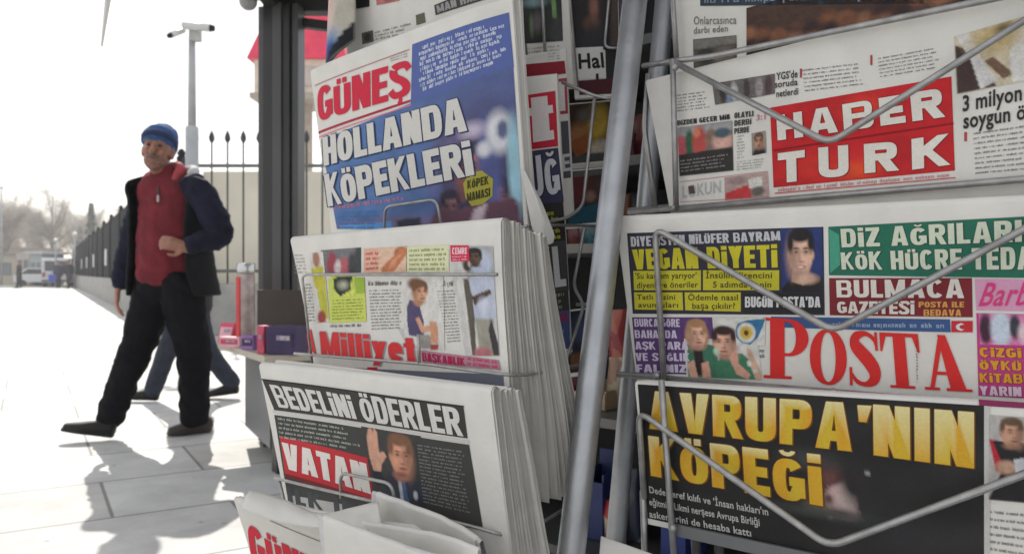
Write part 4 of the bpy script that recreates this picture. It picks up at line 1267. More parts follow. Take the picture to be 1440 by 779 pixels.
# ---- lowest pocket: rolled newspaper with a red masthead -------------------------------------------
def bendS(a, b): return 0.010 * math.cos(18 * a) + .006 * math.sin(30 * b + 8 * a)
PS = Page(400, 745, 0.775, 14, 12, bendS)
quadS = [(331, 701), (640, 752), (690, 960), (372, 930)]
nS = newspaper(PS, quadS, 0.010, 5, 'crumpled newspaper with big red masthead letters curling below all the others', 'front newspapers on the racks', 13, spread=.006)
k = Ink(PS)
k.text('GÜNEŞ', [(346, 733), (470, 796), (478, 850), (354, 792)], C(200, 44, 62), 3, a=.27, b=.22, w=.66, gap=.06)
k.strip((380, 731), (458, 763), 1.0, C(120, 110, 110), 2)
k.build('masthead', nS)
k = Ink(PS)
k.strip((452, 770), (540, 792), 2, C(40, 40, 40), 2)
k.build('ruled_line', nS)
# the loose section folded into an open loop on top of it
def crv(pts, n):
    P = [Vector(at(*p)) for p in pts]; P = [P[0]] + P + [P[-1]]
    out = []
    m = len(P) - 3
    for k_ in range(n + 1):
        x = m * k_ / n; i = min(int(x), m - 1); t = x - i
        p0, p1, p2, p3 = P[i:i + 4]
        out.append(0.5 * (2 * p1 + (p2 - p0) * t + (2 * p0 - 5 * p1 + 4 * p2 - p3) * t * t + (3 * p1 - p0 - 3 * p2 + p3) * t ** 3))
    return out
def loft(bm, curves, bulge=Vector((0, 0, 0)), n=30, m=6, wob=.0008, seed=0):
    """Sheet through two or more contours; it bulges between them and ripples like creased paper."""
    C_ = [crv(c, n) for c in curves]
    g = []
    for a, b in zip(C_, C_[1:]):
        for j in range(m + (1 if b is C_[-1] else 0)):
            t = j / m
            g.append([bm.verts.new(p.lerp(q_, t) + bulge * math.sin(math.pi * t) + Vector((0, -1, .4)) * wob * (noise.noise(Vector((k_ * .28, t * 2 + seed, seed))) + .7 * abs(noise.noise(Vector((k_ * .6 + t * 3, t * 3.5 + seed, seed + 4)))))) for k_, (p, q_) in enumerate(zip(a, b))])
    for a, b in zip(g, g[1:]):
        for k_ in range(n): bm.faces.new((a[k_], a[k_ + 1], b[k_ + 1], b[k_]))
Bc = [(452, 724, .735), (490, 710, .74), (528, 699, .742), (556, 695, .74), (600, 713, .72), (645, 737, .69), (668, 757, .665), (680, 792, .64)]
Lc = [(470, 728, .715), (510, 723, .715), (545, 728, .71), (580, 737, .70), (615, 749, .68), (645, 762, .66), (663, 775, .645), (669, 797, .63)]
Fc = [(455, 729, .70), (500, 732, .690), (530, 744, .675), (555, 762, .660), (580, 776, .645), (610, 783, .635), (640, 785, .628), (664, 798, .625)]
sh = lambda c, dx, dy, dd: [(x + dx, y + dy, d + dd) for x, y, d in c]
INSIDE = mat('shaded_inside_page', C(198, 198, 199), rough=.8, nscale=120, namount=.08, bump=.2, bscale=30)  # greyer than the other newsprint: shade inside the folds put into the colour
def curved(px, py, d, yaw, lean, amp, f, ph, curl):
    """Softly creased sheet whose far end curls towards the viewer."""
    def b(a, q_): return amp * math.sin(f * a + ph + 9 * q_) + curl * max(0.0, a) ** 2 + .0012 * noise.noise(Vector((a * 60, q_ * 60, ph)))
    return Page(px, py, d, yaw, lean, b)
for lab, pg_, qd, th_, lv, sd_ in (
    ('folded white newspaper section standing highest in the lowest pocket against the black page', curved(600, 740, .74, 34, 10, .004, 16, .5, 3.0), [(528, 693), (668, 757), (700, 900), (520, 860)], .007, 4, 71),
    ('folded white newspaper section with its curved top edge in the middle of the lowest pocket', curved(570, 760, .705, 30, 6, .006, 22, 1.6, 3.2), [(462, 722), (672, 772), (690, 900), (470, 880)], .006, 4, 74),
    ('folded white newspaper section leaning in front of the others in the lowest pocket', curved(530, 770, .665, 30, 16, .004, 18, 2.6, -1.0), [(453, 726), (618, 784), (640, 900), (468, 880)], .006, 4, 77)):
    r_ = empty('newspaper', pg_.pt(*qd[3])); tag(r_, lab, 'newspaper', 'loose sections in the lowest pocket')
    bo, bi = sheet_stack(pg_, qd, th_, lv, sd_, spread=.007, nu=30, nv=16)
    obj('front_page', bo, PAPER, r_, True); obj('inner_pages', bi, INSIDE, r_, True)
for k_, (lab, c0, c1) in enumerate((
    ('loose white newspaper sheet with a ragged fold lying above the lowest red masthead', [(352, 690, .76), (400, 703, .755), (450, 722, .745), (505, 712, .75), (532, 705, .752)], [(340, 716, .745), (395, 735, .735), (450, 742, .725), (505, 748, .72), (540, 752, .72)]),)):
    bm = bmesh.new()
    loft(bm, [sh(c0, 1, 14, .012), c0, c1], Vector((0, -.003, .003)), wob=.0028, seed=11 + 3 * k_, n=24)
    o = obj('newspaper_sheet', bm, PAPER, None, True, origin=at(*c0[0])); md = o.modifiers.new('thickness', 'SOLIDIFY'); md.thickness = .0008
    tag(o, lab, 'newspaper')

# ---- newspaper standing behind the blue one: pale back page ----------------------------------------
PB = Page(600, 30, 1.05, 37, 7, lambda a, b: .003 * math.sin(14 * a))
quadB = [(484, -30), (722, -110), (734, 190), (492, 200)]
nB = newspaper(PB, quadB, 0.008, 3, 'pale grey newspaper with small black pictures sticking up behind the blue front page', 'front newspapers on the racks', 15)
k = Ink(PB)
k.photo([(500, -30), (520, -36), (520, 10), (501, 13)], 6, 8, paint(C(34, 34, 36), [], .2, 1)); k.build('photograph', nB)
k = Ink(PB)
k.photo([(527, -30), (560, -42), (562, 2), (530, 8)], 10, 10, paint(C(186, 116, 116), [('e', .6, .7, .3, .3, C(140, 90, 84))], .2, 1)); k.build('photograph', nB)
k = Ink(PB)
k.photo([(509, 47), (525, 43), (526, 59), (510, 63)], 8, 8, paint(C(90, 88, 84), [('e', .5, .5, .3, .35, C(60, 56, 54))], .2, 1)); k.build('photograph', nB)
k = Ink(PB)
k.column([(527, 44), (580, 30), (582, 47), (527, 58)], 3, C(140, 138, 134), 2, .6, .2, 18)
k.build('printed_articles', nB)
k = Ink(PB)
k.photo([(585, 22), (597, 18), (599, 32), (586, 36)], 6, 6, paint(C(100, 98, 84), [], .2, 1)); k.build('photograph', nB)
k = Ink(PB)
k.poly([(611, 8), (700, -28), (702, -6), (613, 22)], C(64, 62, 62), 2)
k.text('MAN HABER', [(614, 9), (690, -20), (692, -6), (616, 19)], C(150, 148, 146), 3, a=.24, b=.2)
k.build('printed_articles', nB)

# rolled magazine beside it
bm = bmesh.new()
cl = bm.verts.layers.float_color.new('Col')
pb = Page(462, 50, 1.10, 30, 0)
g = []
fnm = paint(C(186, 180, 168), [('e', .3, .85, .4, .2, C(60, 120, 170), .4), ('e', .75, .12, .4, .18, C(110, 150, 190), .5), ('e', .4, .9, .3, .1, C(50, 60, 130), .4), ('e', .45, .4, .12, .25, C(206, 168, 160), .8), ('p', [(.25, 1), (1, .72), (1, 1)], C(28, 30, 36))], .06, 5)
for i in range(25):
    u = i / 24
    row = []
    for j in range(25):
        v = j / 24
        x = 438 + 52 * u + 8 * (1 - u) * (1 - v) * 1.2
        y = -45 + 125 * v + (1 - u) ** 2 * (-0 if v < .5 else (v - .5) * 2 * 14) - u * 34 * v + 22 * math.sin(math.pi * min(1, u * .9)) * v
        h = .034 * math.sin(math.pi * (u * .85)) - .02
        p = pb.pt(x, y) + pb.n * (h - .01)
        vv = bm.verts.new(p); vv[cl] = (*fnm(u, v), 1)
        row.append(vv)
    g.append(row)
for i in range(24):
    for j in range(24): bm.faces.new((g[i][j], g[i][j + 1], g[i + 1][j + 1], g[i + 1][j]))
o = obj('magazine', bm, PRINT, None, True, origin=pb.pt(462, 60))
md = o.modifiers.new('thickness', 'SOLIDIFY'); md.thickness = .004; md.offset = -1
tag(o, 'curled glossy magazine with a blue corner beside the dark kiosk post', 'magazine')

# ---- second column behind: papers seen by their ends -----------------------------------------------
def bendT(a, b): return -1.8 * max(0, a + .0) ** 2
PT = Page(765, 250, 1.0, 14, 6, bendT)
quadT = [(700, 112), (783, 103), (803, 492), (724, 494)]
nT = newspaper(PT, quadT, 0.010, 4, 'newspaper end with white letter t on red above dark blue beside the blue page', 'front newspapers on the racks', 17)
k = Ink(PT)
k.poly([(716, 138), (781, 128), (785, 206), (718, 214)], C(186, 36, 58), 1)
k.poly([(716, 143), (737, 140), (741, 206), (718, 208)], C(206, 200, 198), 2)
k.text('t', [(738, 136), (776, 131), (781, 196), (741, 202)], C(214, 206, 204), 3, a=.3, b=.2, w=.8)
k.build('masthead', nT)
k = Ink(PT)
k.poly([(718, 216), (785, 208), (793, 284), (722, 290)], C(56, 54, 84), 1)
k.text('UĞ', [(741, 222), (783, 213), (789, 272), (746, 279)], C(200, 200, 206), 3, a=.22, b=.16, w=.56, gap=.08, edge=C(26, 26, 40), edge_w=1.5)
k.poly([(722, 290), (792, 284), (796, 338), (728, 342)], C(44, 42, 40), 1)
k.photo([(750, 296), (790, 292), (795, 338), (754, 340)], 18, 20, paint(C(44, 42, 36), [], .1, 2), 2)
k.column([(752, 298), (790, 294), (795, 336), (756, 340)], 5, C(176, 168, 60), 3, .75, .2, 6)
k.poly([(728, 342), (796, 338), (800, 408), (734, 410)], C(70, 68, 70), 1)
k.text('KL', [(752, 350), (792, 345), (797, 402), (757, 407)], C(200, 200, 200), 3, a=.24, b=.18, w=.6, gap=.08, edge=C(30, 30, 36))
k.poly([(734, 410), (799, 408), (801, 436), (737, 440)], C(56, 56, 50), 1)
k.column([(748, 412), (797, 408), (799, 434), (752, 438)], 3, C(150, 148, 128), 2, .6, .2, 9)
k.poly([(737, 440), (801, 436), (802, 490), (742, 492)], C(62, 78, 122), 1)
k.column([(756, 445), (798, 440), (800, 486), (760, 488)], 5, C(130, 150, 186), 2, .55, .3, 9)
k.poly([(768, 442), (798, 439), (799, 452), (770, 455)], C(120, 50, 90), 1.5)
k.build('headline', nT)
# copies behind it with red and white strips
PT2 = Page(785, 150, 1.06, 14, 6, bendT)
quadT2 = [(722, 80), (795, 68), (806, 300), (735, 310)]
nT2 = newspaper(PT2, quadT2, 0.008, 3, 'narrow visible end of a red and white newspaper standing behind the letter t', 'front newspapers on the racks', 19)
k = Ink(PT2)
k.poly([(728, 92), (794, 86), (796, 104), (730, 112)], C(140, 36, 50), 1)
k.column([(770, 70), (790, 68), (791, 84), (771, 86)], 4, C(150, 150, 150), 2, .5, .1, 6)
k.poly([(779, 112), (797, 110), (799, 160), (781, 162)], C(160, 60, 74), 1)
k.text('T', [(784, 116), (795, 115), (797, 156), (786, 157)], C(206, 200, 198), 3, a=.4, b=.15)
k.poly([(782, 172), (799, 170), (803, 250), (786, 252)], C(80, 80, 88), 1)
k.text('E', [(788, 218), (801, 216), (803, 240), (790, 242)], C(196, 196, 200), 3)
k.build('printed_articles', nT2)
PT3 = Page(765, 40, 1.10, 14, 6)
quadT3 = [(712, -60), (796, -68), (806, 120), (726, 130)]
nT3 = newspaper(PT3, quadT3, 0.008, 3, 'newspaper with a dark green photograph sticking up between the wires', 'front newspapers on the racks', 23)
k = Ink(PT3)
k.photo([(735, -10), (789, -14), (792, 58), (738, 62)], 34, 40, paint(C(50, 56, 54), [('p', [(.72, 0), (.84, 0), (.86, .55), (.76, .55)], C(120, 148, 92)), ('e', .3, .2, .3, .1, C(120, 140, 144), .5), ('e', .36, .6, .12, .2, C(104, 96, 98), .5), ('e', .2, .66, .05, .2, C(110, 120, 96), .5), ('e', .85, .8, .2, .25, C(70, 68, 70), .4), ('p', [(0, 0), (1, 0), (1, .1), (0, .12)], C(20, 22, 26))], .12, 3))
k.column([(740, 66), (790, 62), (792, 82), (742, 86)], 4, C(140, 142, 140), 2, .5, .2, 12)
k.build('printed_articles', nT3)

# dark magazine with a white title strip
PH = Page(830, 60, 1.12, 12, 5)
quadH = [(800, -60), (868, -64), (872, 132), (808, 136)]
nH = newspaper(PH, quadH, 0.006, 2, 'dark magazine with black gothic letters on a white title strip', 'front newspapers on the racks', 25)
k = Ink(PH)
k.photo([(801, -58), (868, -62), (870, 70), (806, 72)], 36, 60, paint(C(44, 40, 42), [('e', .42, .72, .16, .08, C(120, 82, 62), .5), ('e', .48, .54, .09, .14, C(130, 88, 76), .5), ('e', .5, .9, .35, .2, C(46, 44, 48), .5), ('p', [(.82, 0), (1, 0), (1, 1), (.84, 1)], C(74, 60, 54))], .12, 9), 1)
k.poly([(809, 68), (848, 66), (851, 110), (813, 112)], C(206, 204, 200), 2)
k.text('Hal', [(813, 77), (848, 75), (850, 95), (814, 97)], C(24, 24, 26), 3, font='bf', weight=.03)
k.text('1', [(838, 104), (842, 104), (842, 112), (838, 112)], C(24, 24, 26), 3)
k.poly([(851, 66), (870, 65), (872, 132), (853, 132)], C(36, 34, 36), 1)
k.poly([(813, 114), (868, 110), (870, 132), (815, 134)], C(72, 26, 32), 1.4)
k.build('cover', nH)

# magazines hanging in the gloom behind the leaning pipe
for quad_, d_, sd_, base_, shp, lab in (
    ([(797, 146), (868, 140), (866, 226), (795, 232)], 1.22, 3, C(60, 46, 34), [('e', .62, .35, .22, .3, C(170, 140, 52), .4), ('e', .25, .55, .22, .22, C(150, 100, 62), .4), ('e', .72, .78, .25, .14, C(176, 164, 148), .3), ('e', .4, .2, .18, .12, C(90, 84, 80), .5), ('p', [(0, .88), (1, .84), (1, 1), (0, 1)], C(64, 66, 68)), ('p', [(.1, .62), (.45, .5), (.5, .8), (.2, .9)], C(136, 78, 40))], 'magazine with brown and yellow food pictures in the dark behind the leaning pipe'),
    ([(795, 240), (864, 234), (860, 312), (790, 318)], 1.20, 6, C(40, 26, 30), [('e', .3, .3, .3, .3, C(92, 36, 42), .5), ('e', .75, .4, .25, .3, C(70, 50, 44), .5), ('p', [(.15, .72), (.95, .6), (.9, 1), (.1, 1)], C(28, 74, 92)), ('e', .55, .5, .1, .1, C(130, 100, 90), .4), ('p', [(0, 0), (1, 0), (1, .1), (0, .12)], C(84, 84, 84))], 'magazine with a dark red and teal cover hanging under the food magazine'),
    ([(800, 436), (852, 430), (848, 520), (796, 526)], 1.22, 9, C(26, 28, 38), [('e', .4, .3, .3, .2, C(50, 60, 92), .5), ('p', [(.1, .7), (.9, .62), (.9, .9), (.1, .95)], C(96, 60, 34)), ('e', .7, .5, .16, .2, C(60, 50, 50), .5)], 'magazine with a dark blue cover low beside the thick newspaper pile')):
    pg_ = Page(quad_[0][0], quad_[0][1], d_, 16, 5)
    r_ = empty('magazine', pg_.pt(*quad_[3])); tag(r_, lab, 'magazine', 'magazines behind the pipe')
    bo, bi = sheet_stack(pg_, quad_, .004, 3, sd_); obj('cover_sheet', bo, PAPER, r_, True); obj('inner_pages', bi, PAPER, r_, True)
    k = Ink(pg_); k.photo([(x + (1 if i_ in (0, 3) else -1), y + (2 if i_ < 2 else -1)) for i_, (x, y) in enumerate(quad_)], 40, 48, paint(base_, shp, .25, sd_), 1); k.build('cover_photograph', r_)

# ---- right rack: newspaper with red and white block masthead --------------------------------------
def bendHt(a, b): return .0025 * math.sin(9 * a + 1)
PHt = Page(1200, 180, .74, 38, 5, bendHt)
quadHt = [(908, 112), (1600, -58), (1640, 262), (944, 300)]
nHt = newspaper(PHt, quadHt, .010, 4, 'newspaper with two rows of white block letters on a bright red masthead', 'front newspapers on the racks', 27)
k = Ink(PHt)
k.poly([(1083, 152), (1338, 108), (1343, 240), (1088, 264)], C(188, 34, 40), 1)
def hred(u, v):
    c = C(190, 34, 40)
    return tuple(c[i] * (1 + .10 * math.sin(7 * u + 2) * math.sin(5 * v + 1)) for i in range(3))
k.photo([(1084, 153), (1337, 109), (1342, 239), (1089, 263)], 60, 30, paint(hred, [('e', .55, .18, .1, .1, C(214, 60, 40), .8), ('e', .3, .8, .2, .12, C(206, 50, 40), .8), ('e', .5, .9, .1, .08, C(220, 80, 40), .9)], .03, 3), 1.5)
k.strip((1088, 212), (1341, 174), 3, C(140, 20, 30), 2)
k.text('HABER', [(1092, 163), (1324, 124), (1328, 165), (1094, 198)], C(220, 216, 208), 3, a=.27, b=.24, w=.80, gap=.17, edge=C(130, 20, 26), edge_w=1.4)
for ch, x0, x1, yt0, yt1, yb0, yb1 in (('T', 1094, 1132, 216, 211, 258, 254), ('U', 1151, 1193, 208, 204, 251, 248), ('R', 1215, 1262, 203, 199, 244, 240), ('K', 1282, 1335, 196, 188, 239, 232)):
    k.text(ch, [(x0, yt0), (x1, yt1), (x1 + 1, yb1), (x0 + 1, yb0)], C(220, 216, 208), 3, a=.27, b=.24, w=.80, edge=C(130, 20, 26), edge_w=1.4)
k.strip((1090, 272), (1344, 250), 1.6, C(196, 90, 96))
k.column([(1094, 264), (1340, 243), (1340, 249), (1094, 271)], 1, C(196, 140, 140), 2, .8, .02, 50)
k.build('masthead', nHt)
k = Ink(PHt)
k.column([(1128, 96), (1212, 86), (1216, 120), (1132, 130)], 6, TXT, 2, .42, .12, 36)
k.column([(1234, 80), (1322, 64), (1324, 96), (1238, 110)], 6, TXT, 2, .42, .12, 38)
k.rect(1125, 97, 1128, 110, C(160, 60, 70)); k.rect(1224, 78, 1227, 92, C(160, 60, 70))
k.text('YGS\'de', [(1092, 103), (1122, 99), (1122, 109), (1092, 113)], C(60, 58, 58), 3, font='bf', weight=.02)
k.text('soruda', [(1090, 115), (1122, 111), (1122, 120), (1090, 124)], C(60, 58, 58), 3, font='bf', weight=.02)
k.text('netlerdi', [(1092, 128), (1123, 124), (1123, 133), (1092, 137)], C(60, 58, 58), 3, font='bf', weight=.02)
k.column([(951, 132), (998, 126), (1000, 152), (952, 158)], 6, TXT, 2, .45, .2, 22)
k.text('BİZDEN GEÇER Mİ?', [(953, 170), (1026, 161), (1027, 168), (953, 177)], C(52, 52, 52), 3, a=.25, b=.2)
k.column([(1036, 190), (1048, 188), (1050, 222), (1037, 224)], 8, C(140, 138, 136), 2, .5, .2, 6)
k.column([(1036, 226), (1078, 221), (1078, 236), (1036, 240)], 4, C(140, 138, 136), 2, .5, .2, 18)
for i, w in enumerate(('OLAYLI', 'DERBİ', 'PERDE')):
    k.text(w, [(1033, 159 + 11 * i), (1060 - 3 * i, 156 + 11 * i), (1060 - 3 * i, 164 + 11 * i), (1033, 167 + 11 * i)], C(70, 66, 66), 3, a=.25, b=.2)
k.text('3:1', [(1064, 162), (1077, 160), (1077, 168), (1064, 170)], C(196, 120, 130), 3, font='bf')
k.build('article_text', nHt)
k = Ink(PHt)
k.text('3 milyon TL', [(1354, 136), (1474, 112), (1474, 134), (1354, 157)], C(52, 50, 50), 3, font='bf', weight=.025)
k.text('soygun öyküsü', [(1355, 160), (1502, 138), (1502, 158), (1355, 181)], C(52, 50, 50), 3, font='bf', weight=.025)
k.column([(1368, 184), (1530, 160), (1534, 232), (1372, 246)], 9, TXT, 2, .42, .1, 52)
k.rect(1356, 186, 1360, 199, C(170, 70, 80))
k.build('article_text', nHt)
k = Ink(PHt)
k.photo([(1002, 118), (1090, 104), (1090, 132), (1006, 148)], 44, 14, paint(C(104, 98, 98), [('e', .15, .5, .05, .5, C(60, 56, 56)), ('e', .35, .6, .06, .5, C(180, 178, 180)), ('e', .55, .5, .05, .5, C(70, 60, 60)), ('e', .75, .6, .06, .5, C(150, 140, 142)), ('e', .9, .5, .06, .5, C(80, 60, 66)), ('e', .25, .9, .04, .3, C(120, 140, 170))], .3, 5)); k.build('photograph', nHt)
k = Ink(PHt)
k.photo([(953, 180), (1030, 170), (1032, 240), (956, 248)], 48, 40, paint(C(116, 108, 104), [
    ('p', [(0, 0), (1, 0), (1, .2), (0, .2)], C(150, 150, 152)), ('e', .06, .4, .1, .22, C(190, 90, 100)), ('e', .22, .35, .08, .28, C(50, 90, 66)), ('e', .40, .35, .13, .32, C(180, 78, 74)), ('e', .36, .16, .06, .1, C(200, 120, 90)), ('e', .62, .3, .1, .2, C(130, 104, 90)), ('e', .82, .38, .18, .2, C(202, 160, 148)), ('e', .82, .22, .15, .1, C(70, 90, 100)),
    ('p', [(0, .56), (1, .52), (1, 1), (0, 1)], C(50, 48, 46))], .14, 4)); k.build('photograph', nHt)
k = Ink(PHt)
k.column([(957, 224), (1028, 214), (1028, 234), (958, 243)], 4, C(150, 148, 146), 3, .5, .2, 30)
k.build('article_text', nHt)
k = Ink(PHt)
k.photo([(1057, 188), (1077, 184), (1078, 215), (1058, 219)], 14, 18, paint(C(150, 140, 130), [('e', .5, 1.0, .5, .3, C(40, 38, 40)), *head(.5, .42, .28, .34, C(180, 132, 108), C(100, 80, 64))], .08, 6)); k.build('photograph', nHt)
k = Ink(PHt)
k.photo([(1019, 250), (1080, 242), (1082, 276), (1020, 282)], 26, 16, paint(C(176, 150, 146), [('p', [(0, .7), (.6, .4), (.62, 1), (0, 1)], C(190, 60, 64)), ('p', [(.55, .2), (.85, .15), (.86, .55), (.56, .6)], C(206, 204, 196)), ('e', .75, .75, .15, .2, C(100, 96, 92)), ('e', .3, .2, .2, .2, C(150, 130, 126))], .15, 6)); k.build('photograph', nHt)
k = Ink(PHt)
k.text('LOKUN', [(960, 262), (1014, 254), (1014, 270), (960, 278)], C(176, 176, 178), 2, font='bf')
k.poly([(968, 262), (976, 261), (978, 272), (970, 273)], C(84, 70, 66), 3)
k.strip((956, 256), (1080, 241), .8, C(190, 120, 126)); k.strip((957, 284), (1083, 277), .8, C(190, 120, 126))
k.build('article_text', nHt)
k = Ink(PHt)
k.photo([(1342, 52), (1460, 18), (1460, 110), (1346, 133)], 50, 40, paint(C(196, 184, 160), [('p', [(0, .15), (.18, .3), (.5, 1), (0, 1)], C(70, 54, 52)), ('p', [(.02, 0), (.18, 0), (.36, .6), (.52, .9), (.3, 1), (.2, .5)], C(206, 204, 202)), ('p', [(.36, .55), (.46, .5), (.72, .86), (.58, .9)], C(110, 86, 70)), ('p', [(.72, .2), (1, 0), (1, 1), (.7, 1), (.66, .6)], C(206, 204, 200)), ('e', .52, .2, .3, .22, C(186, 164, 116), .6), ('e', .6, .1, .1, .08, C(120, 100, 66), .6)], .16, 7)); k.build('photograph', nHt)
k = Ink(PHt)
pile_copies(PHt, quadHt, .010, 3, 'folded newspaper standing behind the red block masthead', 'copies behind the red block masthead', 41, .003)

# ---- top newspaper on the right rack ---------------------------------------------------------------
PTo = Page(1200, 50, .80, 40, 5)
quadTo = [(942, -80), (1560, -240), (1580, 60), (950, 150)]
nTo = newspaper(PTo, quadTo, .012, 4, 'newspaper with a brown crowd photograph cut off by the upper wire', 'front newspapers on the racks', 29, spread=.004)
k = Ink(PTo)
k.photo([(1050, 12), (1440, -90), (1440, 40), (1050, 92)], 90, 34, paint(lambda u, v: C(76, 56, 48), [('e', (i * .067) % 1, .45 + .35 * ((i * 37 % 10) / 10), .03, .10, [C(120, 78, 56), C(90, 62, 54), C(140, 96, 72), C(60, 44, 44)][i % 4], .5) for i in range(40)] + [('p', [(0, .78), (.6, .7), (1, .4), (1, 1), (0, 1)], C(50, 46, 44))], .22, 2)); k.build('photograph', nTo)
k = Ink(PTo)
k.poly([(985, -10), (1300, -100), (1300, 6), (985, 9)], C(50, 62, 74), 2)
k.column([(990, -4), (1290, -30), (1290, 2), (990, 7)], 1, C(120, 134, 146), 3, .7, .05, 26)
k.text('Onlarcasınca', [(976, 24), (1036, 23), (1036, 34), (976, 35)], C(120, 118, 112), 3, font='bf', weight=.01)
k.text('darbı eden', [(976, 39), (1024, 36), (1024, 45), (976, 48)], C(120, 118, 112), 3, font='bf', weight=.01)
k.build('printed_articles', nTo)
k = Ink(PTo)
k.photo([(975, 56), (1036, 50), (1037, 95), (976, 104)], 24, 18, paint(C(88, 82, 78), [('e', .3, .5, .2, .3, C(60, 56, 54)), ('e', .7, .6, .2, .3, C(110, 100, 90)), ('p', [(0, 0), (1, 0), (1, .25), (0, .3)], C(120, 116, 110))], .2, 3)); k.build('photograph', nTo)
k = Ink(PTo)

# ---- colourful front page with the serif masthead --------------------------------------------------
def bendP(a, b): return .002 * math.sin(8 * a)
PP = Page(1170, 420, .712, 34, 4, bendP)
quadP = [(866, 304), (1520, 270), (1560, 588), (897, 541)]
nP = newspaper(PP, quadP, .011, 5, 'newspaper with a big red serif masthead below yellow, green and purple advert boxes', 'front newspapers on the racks', 35)
k = Ink(PP)
YEL, NVY = C(196, 186, 44), C(52, 50, 62)
k.poly([(882, 328), (1158, 319), (1160, 443), (890, 441)], NVY, 1)
k.text('DİYETİSYEN NİLÜFER BAYRAM', [(887, 333), (1097, 325), (1098, 338), (888, 347)], C(186, 186, 190), 3, a=.24, b=.19, w=.58, gap=.07)
k.text('VEGAN DİYETİ', [(889, 351), (1093, 344), (1094, 376), (892, 379)], YEL, 3, a=.25, b=.19, w=.58, gap=.07)
for q4 in ([(891, 381), (986, 380), (986, 408), (892, 408)], [(989, 380), (1096, 380), (1096, 408), (989, 408)], [(892, 411), (960, 411), (961, 436), (893, 435)], [(963, 411), (1042, 411), (1042, 438), (964, 436)]):
    k.poly(q4, C(190, 182, 50), 2)
DK = C(70, 64, 30)
for s_, q4 in (("'Su katsem yarıyor'", [(894, 384), (980, 383), (980, 391), (894, 392)]), ('diyenlere öneriler', [(896, 397), (982, 396), (982, 404), (896, 405)]), ('İnsülin direncini', [(993, 383), (1086, 383), (1086, 391), (993, 391)]), ('5 adımda yenin', [(1003, 396), (1085, 396), (1085, 404), (1003, 404)]),
               ('Tatlı nizini', [(896, 414), (950, 414), (950, 421), (896, 421)]), ('avuntuları', [(898, 425), (954, 425), (954, 432), (898, 432)]), ('Ödemle nasıl', [(968, 414), (1038, 414), (1038, 422), (968, 422)]), ('başa çıkılır?', [(974, 426), (1034, 426), (1034, 434), (974, 434)])):
    k.text(s_, q4, DK, 3, font='bf', weight=.015)
k.rect(1044, 412, 1158, 440, C(40, 38, 42), 2)
k.text("BUGÜN POSTA'DA", [(1048, 417), (1154, 417), (1154, 432), (1048, 432)], C(206, 206, 206), 3, a=.25, b=.2, w=.58, gap=.06)
k.build('yellow_advert', nP)
k = Ink(PP)
k.photo([(1098, 322), (1156, 320), (1158, 412), (1100, 412)], 44, 66, paint(C(44, 56, 108), [
    ('p', [(.0, .92), (.18, .80), (.45, .84), (.75, .78), (1, .74), (1, 1), (0, 1)], C(40, 36, 36)), ('p', [(.28, .64), (.68, .64), (.74, .80), (.52, .88), (.24, .82)], C(186, 150, 128)),
    *head(.48, .40, .29, .34, C(206, 166, 146), C(38, 34, 36), 1, .04), ('e', .48, .597, .07, .010, C(226, 214, 208), .5),
    ('e', .62, .78, .25, .08, C(196, 160, 140), .4)], .04, 3), 2.4)
k.build('portrait_of_woman', nP)
k = Ink(PP)
k.poly([(1165, 319), (1530, 300), (1536, 392), (1166, 387)], C(36, 104, 84), 1)
k.poly([(1166, 322), (1180, 330), (1182, 372), (1168, 384)], C(70, 150, 124), 2)
k.text('DİZ AĞRILARINA', [(1182, 322), (1500, 306), (1500, 338), (1184, 348)], C(200, 206, 186), 3, a=.24, b=.19, w=.64, gap=.09, edge=C(20, 56, 50), edge_w=1.2)
k.text('KÖK HÜCRE TEDAVİ', [(1182, 355), (1490, 345), (1490, 379), (1184, 379)], C(200, 206, 186), 3, a=.24, b=.19, w=.62, gap=.08, edge=C(20, 56, 50), edge_w=1.2)
k.build('green_advert', nP)
k = Ink(PP)
k.poly([(1166, 391), (1367, 391), (1368, 446), (1167, 443)], C(120, 36, 44), 1)
k.text('BULMACA', [(1176, 394), (1355, 392), (1356, 419), (1177, 418)], C(214, 208, 200), 3, a=.24, b=.2, w=.66, gap=.09)
k.text('GAZETESİ', [(1177, 424), (1286, 423), (1286, 442), (1178, 440)], C(214, 208, 200), 3, a=.24, b=.2, w=.66, gap=.07)
k.text('POSTA İLE', [(1292, 424), (1356, 424), (1356, 432), (1292, 432)], C(206, 150, 80), 3, a=.24, b=.2, w=.62, gap=.08)
k.text('BEDAVA', [(1299, 435), (1352, 435), (1352, 444), (1299, 444)], C(206, 150, 80), 3, a=.24, b=.2, w=.62, gap=.1)
k.build('crossword_advert', nP)
k = Ink(PP)
k.poly([(889, 446), (1020, 446), (1024, 528), (896, 524)], C(88, 58, 108), 1)
k.poly([(980, 446), (1020, 446), (1021, 474), (982, 474)], C(84, 56, 124), 1.4)
for i, w in enumerate(('BURCA GÖRE', 'BAHARDA', 'AŞK PARA', 'VE SAĞLIK', 'FALINIZ')):
    y = 448 + 16 * i
    x1 = (956, 952, 968, 970, 966)[i]
    k.text(w, [(892 + .6 * i, y), (x1, y + .3), (x1 + .6, y + 11.5), (893 + .6 * i, y + 11)], C(196, 186, 206), 3, a=.24, b=.19, w=.6, gap=.08)
k.build('horoscope_advert', nP)
k = Ink(PP)
def kidbg(u, v): return C(88, 58, 112) if u < .42 and v < .35 else C(205, 203, 199)
